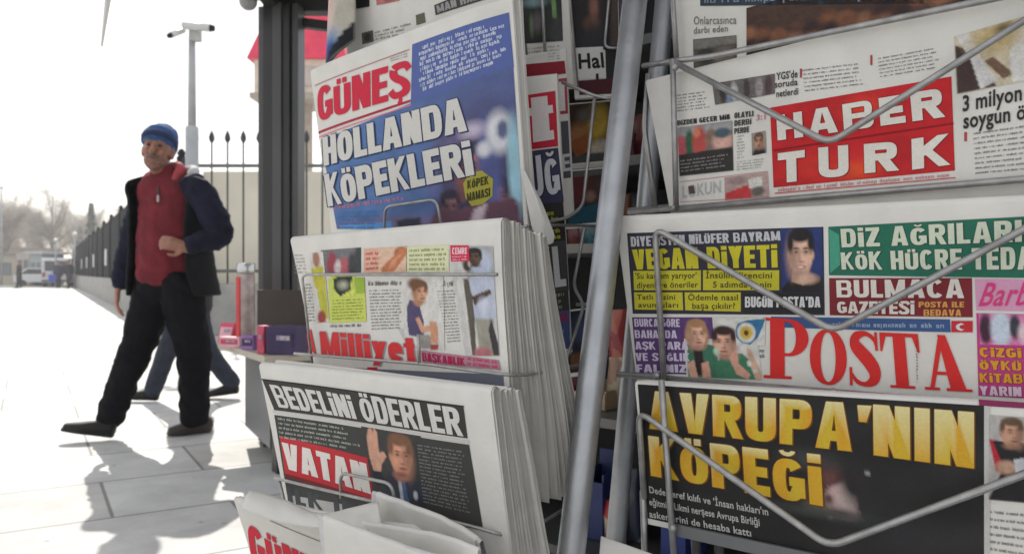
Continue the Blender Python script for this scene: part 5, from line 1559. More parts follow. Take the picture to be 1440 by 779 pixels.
k.photo([(960, 446), (1062, 446), (1072, 534), (966, 530)], 84, 72, paint(kidbg, [
    ('p', [(.04, .45), (.2, .42), (.42, .46), (.5, 1), (.02, 1)], C(60, 110, 88)), ('p', [(.12, .5), (.24, .48), (.27, .96), (.14, .96)], C(46, 36, 36)),
    *head(.19, .29, .125, .22, C(214, 166, 144), C(164, 124, 90), 1, .15, long=.8),
    ('p', [(.02, .78), (.12, .70), (.16, 1.0), (.05, 1.0)], C(204, 158, 136)), ('p', [(.22, .76), (.32, .72), (.34, .98), (.22, 1)], C(202, 150, 130)),
    ('p', [(.42, .78), (.50, .62), (.78, .58), (.90, .72), (.98, 1), (.40, 1)], C(66, 120, 92)), ('p', [(.84, .48), (.90, .52), (1, .88), (1, 1), (.92, 1), (.86, .74)], C(200, 166, 140)),
    *head(.56, .42, .145, .235, C(210, 162, 140), C(58, 42, 40), -1, -.12),
    ('p', [(.60, .66), (.68, .54), (.72, .58), (.72, .74), (.86, .92), (.82, 1), (.68, .92)], C(206, 154, 134)), ('e', .86, .74, .03, .05, C(210, 210, 200), .3), ('e', .93, .86, .03, .03, C(200, 200, 196), .4), ('e', .44, .56, .04, .06, C(176, 200, 180), .4)], .04, 4), 2.4)
k.build('photograph_of_two_children', nP)
k = Ink(PP)
k.photo([(1033, 447), (1077, 447), (1076, 486), (1036, 486)], 40, 36, paint(C(205, 203, 199), [('p', [(.0, .45), (.1, .2), (.4, .08), (1.0, .02), (.92, .3), (.75, .72), (.5, .96), (.2, .9), (.02, .7)], C(52, 110, 150)), ('e', .37, .53, .31, .36, C(206, 204, 196), .1), ('e', .37, .53, .21, .23, C(196, 166, 60), .2), ('e', .37, .53, .08, .10, C(90, 60, 40), .2)], .04, 3), 3.5)
k.column([(1053, 489), (1078, 489), (1079, 504), (1054, 503)], 2, C(110, 116, 116), 2, .7, 0, 7)
k.text('P', [(1074, 446), (1137, 450), (1138, 534), (1074, 531)], C(206, 44, 42), 3, font='serif')
k.text('OSTA', [(1139, 463), (1356, 472), (1368, 551), (1139, 538)], C(206, 44, 42), 3, font='serif', gap=.03)
k.poly([(1084, 445), (1336, 449), (1337, 467), (1250, 465), (1090, 460)], C(58, 86, 134), 1)
k.column([(1170, 450), (1332, 452), (1333, 463), (1170, 461)], 1, C(150, 166, 190), 2, .6, .05, 26)
k.rect(1338, 451, 1368, 467, C(190, 44, 56), 2)
k.poly([(1346, 456), (1352, 454), (1356, 456), (1351, 457), (1349, 459), (1351, 462), (1356, 463), (1352, 465), (1346, 463), (1344, 459)], C(214, 206, 206), 3)
k.column([(1288, 478), (1293, 478), (1294, 538), (1289, 538)], 14, C(110, 50, 50), 4, .7, 0, 2)
k.build('masthead', nP)
k = Ink(PP)
k.poly([(1371, 392), (1540, 394), (1544, 440), (1373, 436)], C(206, 150, 180), 1)
k.text('Barbie', [(1388, 398), (1482, 396), (1472, 428), (1376, 430)], C(206, 60, 120), 3, font='bf', weight=.012)
k.poly([(1373, 440), (1540, 444), (1546, 566), (1376, 556)], C(186, 60, 128), 1)
k.photo([(1376, 440), (1470, 443), (1470, 486), (1378, 484)], 40, 20, paint(C(206, 120, 166), [('e', .1, .5, .1, .5, C(70, 40, 60)), ('e', .34, .5, .16, .6, C(190, 200, 214)), ('e', .55, .4, .08, .4, C(60, 60, 70)), ('e', .75, .6, .15, .4, C(214, 190, 200))], .12, 4))
for i, (w, c) in enumerate((('ÇİZGİ', C(212, 150, 46)), ('ÖYKÜ', C(212, 150, 46)), ('KİTABI', C(212, 150, 46)), ('YARIN', C(214, 190, 206)))):
    y = 488 + 18.0 * i
    k.text(w, [(1377, y), (1436 + (8 if i == 2 else 0), y + 1.6), (1437 + (8 if i == 2 else 0), y + 15), (1378, y + 13)], c, 3, a=.25, b=.2, w=.62, gap=.08, edge=C(120, 30, 70), edge_w=.9)
k.build('pink_advert', nP)
pile_copies(PP, quadP, .011, 2, 'folded newspaper standing behind the big serif masthead', 'copies behind the serif masthead', 51, .003)

# ---- black front page with yellow block headline ---------------------------------------------------
def bendK(a, b): return .0025 * math.sin(8 * a + 1)
PK = Page(1150, 650, .685, 34, 3, bendK)
quadK = [(893, 536), (1540, 572), (1580, 866), (911, 729)]
nK = newspaper(PK, quadK, .010, 5, 'newspaper with huge yellow block letters on a black front page', 'front newspapers on the racks', 37)
k = Ink(PK)
def kbg(u, v):
    n = noise.noise(Vector((u * 7, v * 5, 2))) * .5 + .5
    c = 24 + 22 * max(0, n - .35) * max(0, u - .35) * 2
    return C(c + 10, c + 9, c + 9)
k.photo([(897, 540), (1384, 570), (1384, 832), (911, 728)], 150, 80, paint(kbg, [
    ('e', .60, .50, .04, .08, C(96, 60, 58), .6), ('p', [(.585, .62), (.61, .545), (.645, .515), (.665, .56), (.69, .73), (.655, .735), (.60, .745), (.59, .70)], C(178, 150, 146)), ('e', .65, .62, .025, .09, C(196, 176, 170), .5), ('e', .60, .63, .012, .03, C(90, 60, 60), .5), ('e', .675, .52, .04, .10, C(40, 36, 38), .5), ('e', .63, .70, .03, .012, C(120, 84, 84), .6),
    ('e', .57, .68, .03, .03, C(112, 100, 76), .9), ('e', .54, .60, .015, .04, C(84, 80, 72), .9), ('e', .61, .72, .12, .03, C(74, 78, 74), .9), ('e', .71, .44, .006, .012, C(150, 150, 150), .6), ('e', .80, .75, .15, .12, C(46, 46, 48), .9), ('e', .55, .40, .06, .05, C(58, 60, 60), .9)], .12, 4), 1)
k.build('cover_photograph', nK)
k = Ink(PK)
def gold(x, y):
    f = max(0, min(1, y))
    if f > .86: return C(216, 206, 150)
    t = (math.sin(x * 9.0) + 1) / 2
    a_, b_ = C(200, 174, 48), C(206, 150, 38)
    return tuple(a_[i] * (1 - t) + b_[i] * t for i in range(3))
for s_, q4 in (('AVRUPA', [(911, 549), (1200, 566), (1198, 634), (914, 602)]), ("'", [(1206, 569), (1226, 570), (1222, 640), (1204, 636)]), ('NIN', [(1228, 568), (1370, 579), (1370, 658), (1229, 639)])):
    k.text(s_, q4, gold, 4, a=.265, b=.21, w=.66, gap=.08, edge=C(110, 66, 20), edge_w=2.0)
k.text('KÖPEĞİ', [(912, 612), (1154, 640), (1158, 711), (916, 668)], gold, 4, a=.265, b=.21, w=.65, gap=.075, edge=C(110, 66, 20), edge_w=2.0)
k.build('headline', nK)
k = Ink(PK)
for i, (w, x1, dy) in enumerate((('Dede şeref kılıfı ve \'İnsan hakları\'ın', 1080, 0), ('eğitmiş. Likmi nerşese Avrupa Birliği', 1068, 0), ('askerlerini de hesaba kattı', 1056, 0))):
    y0 = 683 + 17 * i
    sl = (x1 - 913) * .185
    k.text(w, [(913, y0), (x1, y0 + sl), (x1 + 1, y0 + sl + 10), (914, y0 + 9)], C(176, 176, 172), 3, font='bf', weight=.02)
k.build('article_text', nK)
k = Ink(PK)
k.poly([(1384, 570), (1392, 571), (1392, 834), (1384, 832)], C(190, 188, 184), 2)
k.photo([(1391, 583), (1500, 590), (1500, 712), (1390, 702)], 50, 52, paint(C(176, 172, 168), [('p', [(.0, .28), (.2, .3), (.36, .62), (.1, .66)], C(176, 40, 56)), ('p', [(.05, .3), (.45, .3), (.9, .6), (1, 1), (0, 1), (.2, .6)], C(38, 36, 38)), *head(.30, .20, .14, .16, C(190, 144, 120), C(96, 76, 60), -1, .3), ('e', .24, .60, .14, .08, C(190, 150, 128), .3), ('p', [(.33, .5), (.56, .46), (.58, .66), (.36, .68)], C(200, 200, 206))], .08, 6))
k.column([(1392, 712), (1500, 722), (1500, 850), (1392, 826)], 11, C(110, 110, 112), 2, .42, .08, 40)
k.poly([(1376, 561), (1540, 572), (1541, 580), (1377, 570)], C(130, 44, 84), 1)
k.build('side_column', nK)
pile_copies(PK, quadK, .010, 2, 'folded newspaper standing behind the yellow block headline', 'copies behind the yellow block headline', 61, .003)

# loose white sheet at the very bottom between the racks
pl = Page(890, 790, .74, 20, -50)
bo, bi = sheet_stack(pl, [(846, 752), (960, 792), (1000, 850), (838, 840)], .004, 2, 3)
me = bpy.data.meshes.new('leaf'); bi.to_mesh(me); bi.free(); bo.from_mesh(me)
o = obj('newspaper', bo, PAPER, None, True, origin=pl.pt(846, 752))
tag(o, 'white corner of a newspaper lying low below the yellow headline', 'newspaper')
# ------------------------------------------------------------------ wire racks
STEEL = mat('galvanised_steel', (0.40, 0.41, 0.43), rough=0.42, metal=0.75, nscale=30, namount=.13, bump=.05, bscale=160)
WIRE = mat('wire_steel', (0.36, 0.355, 0.35), rough=0.45, metal=0.7, nscale=70, namount=.2)
DARKWIRE = mat('dark_wire', (0.13, 0.13, 0.135), rough=0.5, metal=0.4, nscale=60, namount=.2)

def wire(name, parent, paths, r, m=WIRE, fil=.012, seg=8):
    root = empty(name, paths[0][0])
    root.parent = parent
    root.location = Vector(paths[0][0]) - world_loc(parent)
    for p in paths:
        bm = bmesh.new(); add_tube(bm, round_path(p, fil), r, seg)
        obj('wire', bm, m, root, True)
    return root

def to_floor(a, b):
    """Extend a pipe seen through a and b down to the pavement."""
    d = b - a
    return a + d * ((a.z - 0.012) / (a.z - b.z))

# right rack
pt0, pt1 = at(893, 0, .86), at(803, 779, .745)
d_ = (pt0 - pt1)
f_foot = to_floor(pt0, pt1)
f_top = pt0 + d_ * .75
rackR = empty('wire_rack', f_foot)
tag(rackR, 'galvanised pipe rack with V-shaped wire pockets holding the red, pink and yellow front pages', 'newspaper rack', 'newspaper racks outside the kiosk')
tR = Vector((math.cos(math.radians(35)), -math.sin(math.radians(35)), 0))
bm = bmesh.new(); add_tube(bm, [f_foot, f_top], .0132, 20); obj('front_leg', bm, STEEL, rackR, True)
bm = bmesh.new(); add_tube(bm, [f_foot + tR * .66, f_top + tR * .66], .0132, 16); obj('front_leg', bm, STEEL, rackR, True)
r0, r1 = at(935, 0, 1.02), at(866, 760, 1.00)
r_foot, r_top = to_floor(r0, r1), r0 + (r0 - r1) * .62
bm = bmesh.new(); add_tube(bm, [r_foot, r_top], .0125, 16); obj('rear_leg', bm, STEEL, rackR, True)
bm = bmesh.new(); add_tube(bm, [r_foot + tR * .6, r_top + tR * .6], .0125, 12); obj('rear_leg', bm, STEEL, rackR, True)
bm = bmesh.new(); add_tube(bm, [f_top, f_top + tR * .66], .012, 14); add_tube(bm, [r_top, r_top + tR * .6], .012, 14); add_tube(bm, [f_top, r_top], .010, 12); obj('top_rail', bm, STEEL, rackR, True)
H, P, K, T = PHt, PP, PK, PTo
wire('wire_pocket', rackR, [
    [H.pt(944, 86, .010), H.pt(1166, 202, .030), H.pt(1560, -46, .012)],
    [H.pt(946, 84, .012), H.pt(951, 296, .014)],
    [H.pt(912, 104, -.01), H.pt(906, 180, -.006), H.pt(922, 296, .0)],
    [H.pt(905, 93, -.03), H.pt(950, 86, .006), H.pt(1000, 80, .007), H.pt(1400, -2, .012), H.pt(1700, -70, .012)],
    [H.pt(884, 299, .004), H.pt(1440, 252, .008), H.pt(1640, 236, .008)],
    [H.pt(884, 296, -.03), H.pt(1640, 226, -.04)]], .0031)
wire('wire_pocket', rackR, [
    [P.pt(934, 540, .008), P.pt(921, 321, .010), P.pt(1172, 466, .028), P.pt(1560, 258, .010)],
    [P.pt(868, 526, .002), P.pt(1440, 574, .014), P.pt(1620, 590, .012)],
    [P.pt(905, 546, .016), P.pt(1440, 586, .016), P.pt(1620, 600, .016)]], .0031)
wire('wire_pocket', rackR, [
    [K.pt(906, 700, .004), K.pt(898, 578, .008), K.pt(1166, 768, .030), K.pt(1560, 622, .010)],
    [K.pt(930, 534, .009), K.pt(949, 800, .010)],
    [K.pt(904, 690, .004), K.pt(908, 830, .004)]], .0031)
wire('wire_pocket', rackR, [[T.pt(944, -30, .008), T.pt(952, 90, .008)], [T.pt(900, -60, .01), T.pt(1500, -200, .01)]], .0031)
bm = bmesh.new()
ka, kb = K.pt(946, 736, -.012), K.pt(1560, 868, -.012)
add_prism(bm, [K.pt(944, 734, .003), K.pt(1560, 864, .003), K.pt(1560, 890, .003), K.pt(944, 750, .003)], K.n * .003)
obj('pocket_base', bm, mat('grey_sheet_metal', (.14, .145, .15), rough=.5, metal=.3), rackR)
wire('stretcher', rackR, [[f_foot.lerp(f_top, .12), f_foot.lerp(f_top, .12) + tR * .66], [f_foot.lerp(f_top, .12), r_foot.lerp(r_top, .12)], [K.pt(1010, 752, -.05), K.pt(1020, 900, -.05)], [K.pt(978, 748, -.05), K.pt(984, 900, -.05)]], .005, DARKWIRE)

# left rack
G, M, V, S2 = PG, PM, PV, PT
l_base = Vector((at(560, 600, .98).x, .98, 0))
rackL = empty('wire_rack', l_base)
tag(rackL, 'wire rack of stepped pockets holding the blue, white and politician front pages', 'newspaper rack', 'newspaper racks outside the kiosk')
tL = Vector((math.cos(math.radians(41)), -math.sin(math.radians(41)), 0))
back0 = at(760, 120, 1.14)
for q_ in (0, -.30):
    top = Vector((back0.x, back0.y, 1.62)) + tL * q_
    foot = Vector((top.x - .10, top.y - .10, .01))
    bm = bmesh.new(); add_tube(bm, [foot, top], .009, 12); obj('upright', bm, DARKWIRE, rackL, True)
    foot2 = Vector((top.x - .20, top.y - .22, .01))
    low = Vector((foot2.x + .06, foot2.y + .06, .52))
    bm = bmesh.new(); add_tube(bm, [foot2, low], .009, 12); obj('upright', bm, DARKWIRE, rackL, True)
    bm = bmesh.new(); add_tube(bm, [low, foot.lerp(top, .36)], .007, 10); add_tube(bm, [foot2, foot], .007, 10); obj('side_brace', bm, DARKWIRE, rackL, True)
wire('wire_pocket', rackL, [
    [G.pt(541, 345, .010), G.pt(541, 291, .012), G.pt(614, 280, .012), G.pt(624, 335, .010)],
    [G.pt(700, 352, .01), G.pt(742, 316, .0), S2.pt(846, 318, .012)],
    [G.pt(470, 372, .008), G.pt(742, 318, .008)]], .0018)
wire('wire_pocket', rackL, [
    [M.pt(440, 520, .010), M.pt(425, 390, .010), M.pt(430, 386, .011), M.pt(699, 386, .011)],
    [M.pt(414, 497, .010), M.pt(600, 512, .012), M.pt(712, 527, .012), M.pt(740, 527, -.015), M.pt(800, 516, -.10), M.pt(822, 512, -.13)],
    [M.pt(590, 512, .012), M.pt(588, 470, .012)],
    [M.pt(434, 512, .010), M.pt(446, 560, .010)]], .0017)
wire('wire_pocket', rackL, [
    [V.pt(386, 672, .010), V.pt(540, 708, .012), V.pt(680, 744, .012), V.pt(706, 752, .0), V.pt(760, 736, -.06), V.pt(792, 716, -.10)],
    [V.pt(392, 674, .010), V.pt(404, 720, .010)],
    [V.pt(480, 700, .012), V.pt(478, 664, .012), V.pt(552, 680, .012), V.pt(560, 740, .012)]], .0018)
wire('wire_pocket', rackL, [
    [PT3.pt(760, -60, .012), PT3.pt(768, 106, .012)],
    [PH.pt(796, -60, .008), PH.pt(812, 122, .008)], [PH.pt(860, -40, .008), PH.pt(850, 68, .008), PH.pt(872, 68, .008)],
    [S2.pt(790, 116, .0), S2.pt(838, 136, .01), S2.pt(866, 140, .012)],
    [S2.pt(836, 140, .01), S2.pt(820, 290, .012), S2.pt(800, 306, .006), S2.pt(742, 318, .006)],
    [S2.pt(822, 320, .01), S2.pt(806, 404, .006), S2.pt(822, 428, .006), S2.pt(792, 520, .0)],
    [S2.pt(810, 428, .0), S2.pt(858, 428, .0)], [S2.pt(792, 520, .0), S2.pt(786, 640, .0)], [S2.pt(786, 626, .0), S2.pt(820, 626, .0)]], .0021)

# floor of the lowest pocket and the small welds where wires cross
zs = .50
fa, fb, fc = at(350, 900, .80), at(700, 900, .62), at(860, 900, .80)
for q_ in (fa, fb, fc): q_.z = zs
wire('wire_pocket', rackL, [[fa, fb], [fa + Vector((.08, .10, 0)), fb + Vector((.10, .08, 0))], [fa, fa + Vector((.12, .16, 0))], [fb, fb + Vector((.14, .10, 0))], [fa.lerp(fb, .5), fa.lerp(fb, .5) + Vector((.13, .13, 0))], [fb, fb + Vector((.02, .02, .16))]], .0022)
bm = bmesh.new()
for w_ in (P.pt(924, 528, .007), P.pt(1172, 552, .012), K.pt(946, 742, .011), H.pt(949, 95, .012), H.pt(950, 292, .013)):
    bmesh.ops.create_uvsphere(bm, u_segments=10, v_segments=8, radius=.0042, matrix=Matrix.Translation(w_))
o = obj('weld', bm, WIRE, rackR, True); o['kind'] = 'stuff'
# ------------------------------------------------------------------ people
SKIN = mat('skin', (.31, .145, .10), rough=.5, nscale=22, namount=.30, spec=.4)
HAIR = mat('grey_hair', (.16, .14, .13), rough=.8, nscale=60, namount=.3)

def limb(bm, pts, rad, side=None, flat=1.0, seg=14):
    """Closed tapering tube; radii may be (wide, deep) pairs measured along `side` and across it."""
    pts = [Vector(p) for p in pts]
    n = len(pts)
    fp, fr = [], []
    rr = [(r if isinstance(r, tuple) else (r, r * flat)) for r in rad]
    for i in range(n - 1):
        p0, p1, p2, p3 = pts[max(0, i - 1)], pts[i], pts[i + 1], pts[min(n - 1, i + 2)]
        for k in range(5):
            t = k / 5
            fp.append(0.5 * (2 * p1 + (p2 - p0) * t + (2 * p0 - 5 * p1 + 4 * p2 - p3) * t * t + (3 * p1 - p0 - 3 * p2 + p3) * t ** 3))
            fr.append(tuple(rr[i][j] * (1 - t) + rr[i + 1][j] * t for j in (0, 1)))
    fp.append(pts[-1]); fr.append(rr[-1])
    # rounded ends
    t0 = (fp[1] - fp[0]).normalized(); t1 = (fp[-1] - fp[-2]).normalized()
    m0, m1 = min(fr[0]) * .75, min(fr[-1]) * .75
    for f, s in ((.5, .86), (.9, .42)):
        fp.insert(0, pts[0] - t0 * m0 * f); fr.insert(0, tuple(x * s for x in rr[0]))
        fp.append(pts[-1] + t1 * m1 * f); fr.append(tuple(x * s for x in rr[-1]))
    rings = []
    prev = Vector(side).normalized() if side is not None else None
    for i, p in enumerate(fp):
        t = (fp[min(i + 1, len(fp) - 1)] - fp[max(i - 1, 0)]).normalized()
        if prev is None:
            prev = t.cross(Vector((0.3, 1, 0.1))).normalized()
        u = (prev - t * prev.dot(t)).normalized(); prev = u
        v = t.cross(u)
        rings.append([bm.verts.new(p + u * math.cos(2 * math.pi * k / seg) * fr[i][0] + v * math.sin(2 * math.pi * k / seg) * fr[i][1]) for k in range(seg)])
    for a, b in zip(rings, rings[1:]):
        for k in range(seg): bm.faces.new((a[k], a[(k + 1) % seg], b[(k + 1) % seg], b[k]))
    bm.faces.new(rings[0][::-1]); bm.faces.new(rings[-1])

def ball(bm, c, r, rot=None):
    g = bmesh.ops.create_uvsphere(bm, u_segments=20, v_segments=14, radius=1)
    bmesh.ops.scale(bm, vec=r if isinstance(r, (tuple, list)) else (r, r, r), verts=g['verts'])
    if rot is not None: bmesh.ops.rotate(bm, verts=g['verts'], cent=(0, 0, 0), matrix=rot)
    bmesh.ops.translate(bm, verts=g['verts'], vec=c)

def fuse(bm, voxel, smooth=3, wrinkle=0.0, wscale=12, seed=0):
    """Join overlapping closed shapes into one continuous skin, then soften it; folds are pushed along the normals."""
    bmesh.ops.recalc_face_normals(bm, faces=bm.faces)
    me = bpy.data.meshes.new('fuse'); bm.to_mesh(me); bm.free()
    o = bpy.data.objects.new('fuse', me); COL.objects.link(o)
    m = o.modifiers.new('r', 'REMESH'); m.mode = 'VOXEL'; m.voxel_size = voxel; m.use_smooth_shade = True
    s = o.modifiers.new('s', 'SMOOTH'); s.iterations = smooth; s.factor = .5
    out = bpy.data.meshes.new_from_object(o.evaluated_get(bpy.context.evaluated_depsgraph_get()))
    bpy.data.objects.remove(o); bpy.data.meshes.remove(me)
    if wrinkle:
        ns = [v.normal.copy() for v in out.vertices]
        for v, nn in zip(out.vertices, ns):
            p = v.co * wscale + Vector((seed, 0, 0))
            f = noise.noise(Vector((p.x + p.z * .6, p.y, p.z * 1.1))) + .5 * noise.noise(Vector((p.x * 2.1 + p.z, p.y * 2.1 - p.z, p.z * 2.3)))
            v.co += nn * f * wrinkle
    return out

def fuse_obj(name, bm, material, parent, voxel=.010, **kw):
    return link_mesh(name, fuse(bm, voxel, **kw), material, parent, True)

def shoe(bm, heel, toe, w=.045, h=.075, roll=0):
    """Low leather shoe from heel to toe with a sole."""
    d = (toe - heel); L = d.length; d.normalize()
    up = Vector((0, 0, 1)); sd = d.cross(up).normalized(); up = sd.cross(d)
    limb(bm, [heel + d * L * f + up * z for f, z in ((.10, h * .55), (.35, h * .52), (.62, h * .42), (.88, h * .32))], [(w * .80, h * .50), (w * .92, h * .50), (w * 1.08, h * .38), (w * .70, h * .26)], side=sd)
    limb(bm, [heel + d * L * f + up * .012 for f in (.06, .35, .65, .93)], [(w * .78, .012), (w * .80, .012), (w * 1.05, .012), (w * .62, .011)], side=sd)

# ---- the walking man ---------------------------------------------------------------------------
D = 4.6
face_dir = Vector((.16, -1, -.06)).normalized()
chest_dir = Vector((.02, -1, 0)).normalized()
side_dir = Vector((chest_dir.y, -chest_dir.x, 0))           # towards his right (picture left)
if side_dir.x > 0: side_dir = -side_dir
hd = at(222, 212, 4.56)
nk = at(232, 246, 4.60)
ch = at(240, 290, 4.60); wa = at(238, 350, 4.60); pv = at(236, 392, 4.60)
sR, sL = at(204, 266, 4.68), at(278, 264, 4.52)
eR, hR = at(182, 345, 4.74), at(166, 404, 4.66)
eL, hL = at(309, 330, 4.46), at(262, 348, 4.36)
hipR, hipL = at(220, 402, 4.66), at(254, 402, 4.56)
kR, aR = at(192, 494, 4.50), at(154, 585, 4.46)
kL, aL = at(272, 497, 4.56), at(274, 584, 4.60)
man = None
bm = bmesh.new()
# head
rz = math.atan2(face_dir.x, -face_dir.y)
HR = Matrix.Rotation(rz, 3, 'Z') @ Matrix.Rotation(-.05, 3, 'X') @ Matrix.Rotation(.10, 3, 'Y')
def hp(x, y, z): return hd + HR @ Vector((x, y, z))          # face looks along local -Y
ball(bm, hp(0, .012, .025), (.076, .096, .100), HR)
ball(bm, hp(0, -.022, -.045), (.060, .066, .078), HR)
ball(bm, hp(0, -.055, -.098), (.030, .028, .024), HR)        # chin
limb(bm, [hp(0, -.082, .022), hp(0, -.104, -.010), hp(0, -.112, -.028)], [.011, .014, .018])   # nose
ball(bm, hp(0, -.085, -.066), (.028, .014, .012), HR)        # mouth mound
for s in (-1, 1):
    ball(bm, hp(s * .036, -.068, -.022), (.026, .022, .022), HR)   # cheek
    ball(bm, hp(s * .032, -.080, .034), (.026, .014, .009), HR)    # brow
    ball(bm, hp(s * .078, .010, -.010), (.012, .022, .034), HR)    # ear
limb(bm, [hp(0, .02, -.06), nk + Vector((0, 0, -.02)), nk + Vector((.01, .02, -.08))], [.058, .062, .075])
# trunk, arms, legs (all under the clothes but one body)
limb(bm, [nk + Vector((0, 0, -.06)), ch, wa, pv + Vector((0, 0, -.03))], [(.12, .09), (.155, .115), (.15, .125), (.155, .115)], side=side_dir)
limb(bm, [sR, eR, hR.lerp(eR, .12)], [.052, .042, .030]); limb(bm, [sL, eL, hL.lerp(eL, .12)], [.052, .042, .030])
limb(bm, [hipR, kR, aR], [.085, .058, .040]); limb(bm, [hipL, kL, aL], [.085, .058, .040])
def hand(bm, wrist, d, palm_n, length=.185, curl=.5, thumb=1):
    d = d.normalized(); palm_n = (palm_n - d * palm_n.dot(d)).normalized(); sd = d.cross(palm_n)
    limb(bm, [wrist - d * .02, wrist + d * length * .22, wrist + d * length * .48], [(.028, .020), (.036, .016), (.040, .014)], side=sd)
    for i, (o, l) in enumerate(((-.030, .44), (-.010, .50), (.011, .47), (.030, .37))):
        b = wrist + d * length * .46 + sd * o
        c1 = (d * math.cos(curl * .6) + palm_n * math.sin(curl * .6)); c2 = (d * math.cos(curl * 1.5) + palm_n * math.sin(curl * 1.5)); c3 = (d * math.cos(curl * 2.2) + palm_n * math.sin(curl * 2.2))
        p1 = b + c1 * length * l * .45; p2 = p1 + c2 * length * l * .32; p3 = p2 + c3 * length * l * .23
        limb(bm, [b - d * .015, b, p1, p2, p3], [.0095, .0095, .009, .0085, .0075], seg=8)
    tb = wrist + d * length * .12 + sd * thumb * .026
    td = (d * .6 + sd * thumb * .7 + palm_n * .35).normalized()
    limb(bm, [tb - td * .01, tb + td * .035, tb + (td * .7 + d * .5).normalized() * .066], [.014, .012, .009], seg=8)
hand(bm, hR, Vector((-.06, -.12, -1)), Vector((.8, .5, 0)), curl=.45, thumb=-1)
hand(bm, hL, Vector((-.80, -.30, .22)), Vector((-.2, .8, -.2)), curl=.75, thumb=1)
bmesh.ops.recalc_face_normals(bm, faces=bm.faces)
me = fuse(bm, .0055, smooth=2)
man = link_mesh('person', me, SKIN, None, True, origin=Vector((pv.x, pv.y, 0)))
tag(man, 'walking man in blue knit cap, red zip sweater, black quilted vest and black trousers', 'person')
# face details
EYE_D = mat('eye_dark', (.03, .02, .018), rough=.2); LIP = mat('lips', (.25, .10, .085), rough=.5)
for s in (-1, 1):
    bm = bmesh.new(); ball(bm, hp(s * .031, -.0825, .014), (.013, .006, .0065), HR); obj('eye', bm, EYE_D, man, True)
    bm = bmesh.new(); limb(bm, [hp(s * .014, -.094, .036), hp(s * .032, -.095, .041), hp(s * .050, -.084, .035)], [(.004, .005)] * 3, seg=8); obj('eyebrow', bm, HAIR, man, True)
bm = bmesh.new(); limb(bm, [hp(-.026, -.090, -.066), hp(0, -.101, -.064), hp(.026, -.090, -.066)], [(.004, .005), (.006, .006), (.004, .005)], seg=8); obj('mouth', bm, LIP, man, True)
bm = bmesh.new(); limb(bm, [hp(-.030, -.084, -.050), hp(0, -.099, -.046), hp(.030, -.084, -.050)], [(.004, .004), (.007, .005), (.004, .004)], seg=8); obj('moustache', bm, HAIR, man, True)
bm = bmesh.new(); ball(bm, hp(0, -.026, -.062), (.061, .066, .058), HR); ball(bm, hp(0, -.056, -.099), (.032, .030, .025), HR)
fuse_obj('stubble', bm, mat('stubble', (.235, .125, .095), rough=.8, nscale=90, namount=.4), man, .006)
# sideburn hair
bm = bmesh.new()
for s in (-1, 1): ball(bm, hp(s * .070, .018, .02), (.014, .030, .045), HR)
ball(bm, hp(0, .070, -.01), (.062, .038, .060), HR)
fuse_obj('hair', bm, HAIR, man, .006, wrinkle=.002, wscale=60)
# knit cap
KNIT = mat('blue_knit', (.032, .085, .24), rough=.95, nscale=70, namount=.3, bump=.5, bscale=140)
KNITD = mat('navy_knit', (.020, .036, .095), rough=.95, nscale=70, namount=.3, bump=.5, bscale=140)
bm = bmesh.new(); ball(bm, hp(0, .022, .070), (.097, .114, .085), HR); ball(bm, hp(.004, .045, .085), (.086, .096, .082), HR); ball(bm, hp(0, .05, .02), (.088, .085, .07), HR)
fuse_obj('knit_cap', bm, KNIT, man, .007, wrinkle=.004, wscale=28)
bm = bmesh.new()
rings = []
for z, r in ((.030, .0), (.033, .005), (.055, .007), (.062, .001)):
    rings.append([bm.verts.new(hp((.092 + r) * math.cos(a * math.pi / 16), .016 + (.111 + r) * math.sin(a * math.pi / 16), z + .004 - .036 * math.sin(a * math.pi / 16))) for a in range(32)])
for a, b in zip(rings, rings[1:]):
    for k_ in range(32): bm.faces.new((a[k_], a[(k_ + 1) % 32], b[(k_ + 1) % 32], b[k_]))
o = obj('cap_brim', bm, KNITD, man, True); md = o.modifiers.new('t', 'SOLIDIFY'); md.thickness = .006
# sweater
SWEAT = mat('red_sweater', (.15, .010, .018), rough=.9, nscale=14, namount=.2, bump=.3, bscale=90)
bm = bmesh.new()
limb(bm, [nk + Vector((0, .01, -.03)), nk + Vector((0, 0, -.075)), ch, wa, pv + Vector((0, 0, .02))], [(.10, .09), (.165, .115), (.178, .138), (.176, .155), (.182, .142)], side=side_dir)
limb(bm, [nk.lerp(hd, .12) + Vector((0, .012, 0)), nk + Vector((.005, .012, -.04))], [(.074, .074), (.086, .084)], side=side_dir)
fuse_obj('sweater', bm, SWEAT, man, .009, wrinkle=.010, wscale=11)
bm = bmesh.new(); f = chest_dir
zt = nk + f * .075 + Vector((0, 0, -.045)); zb_ = nk.lerp(ch, .75) + f * .142
limb(bm, [zt, zt.lerp(zb_, .5) + f * .012, zb_], [.006, .005, .005], seg=8); obj('zip', bm, mat('zip_dark', (.03, .02, .02), rough=.4), man, True)
bm = bmesh.new(); limb(bm, [zb_ + f * .008, zb_ + f * .010 + Vector((0, 0, -.03))], [.006, .007], seg=8); obj('zip_pull', bm, mat('zip_pull', (.5, .45, .45), rough=.3), man, True)
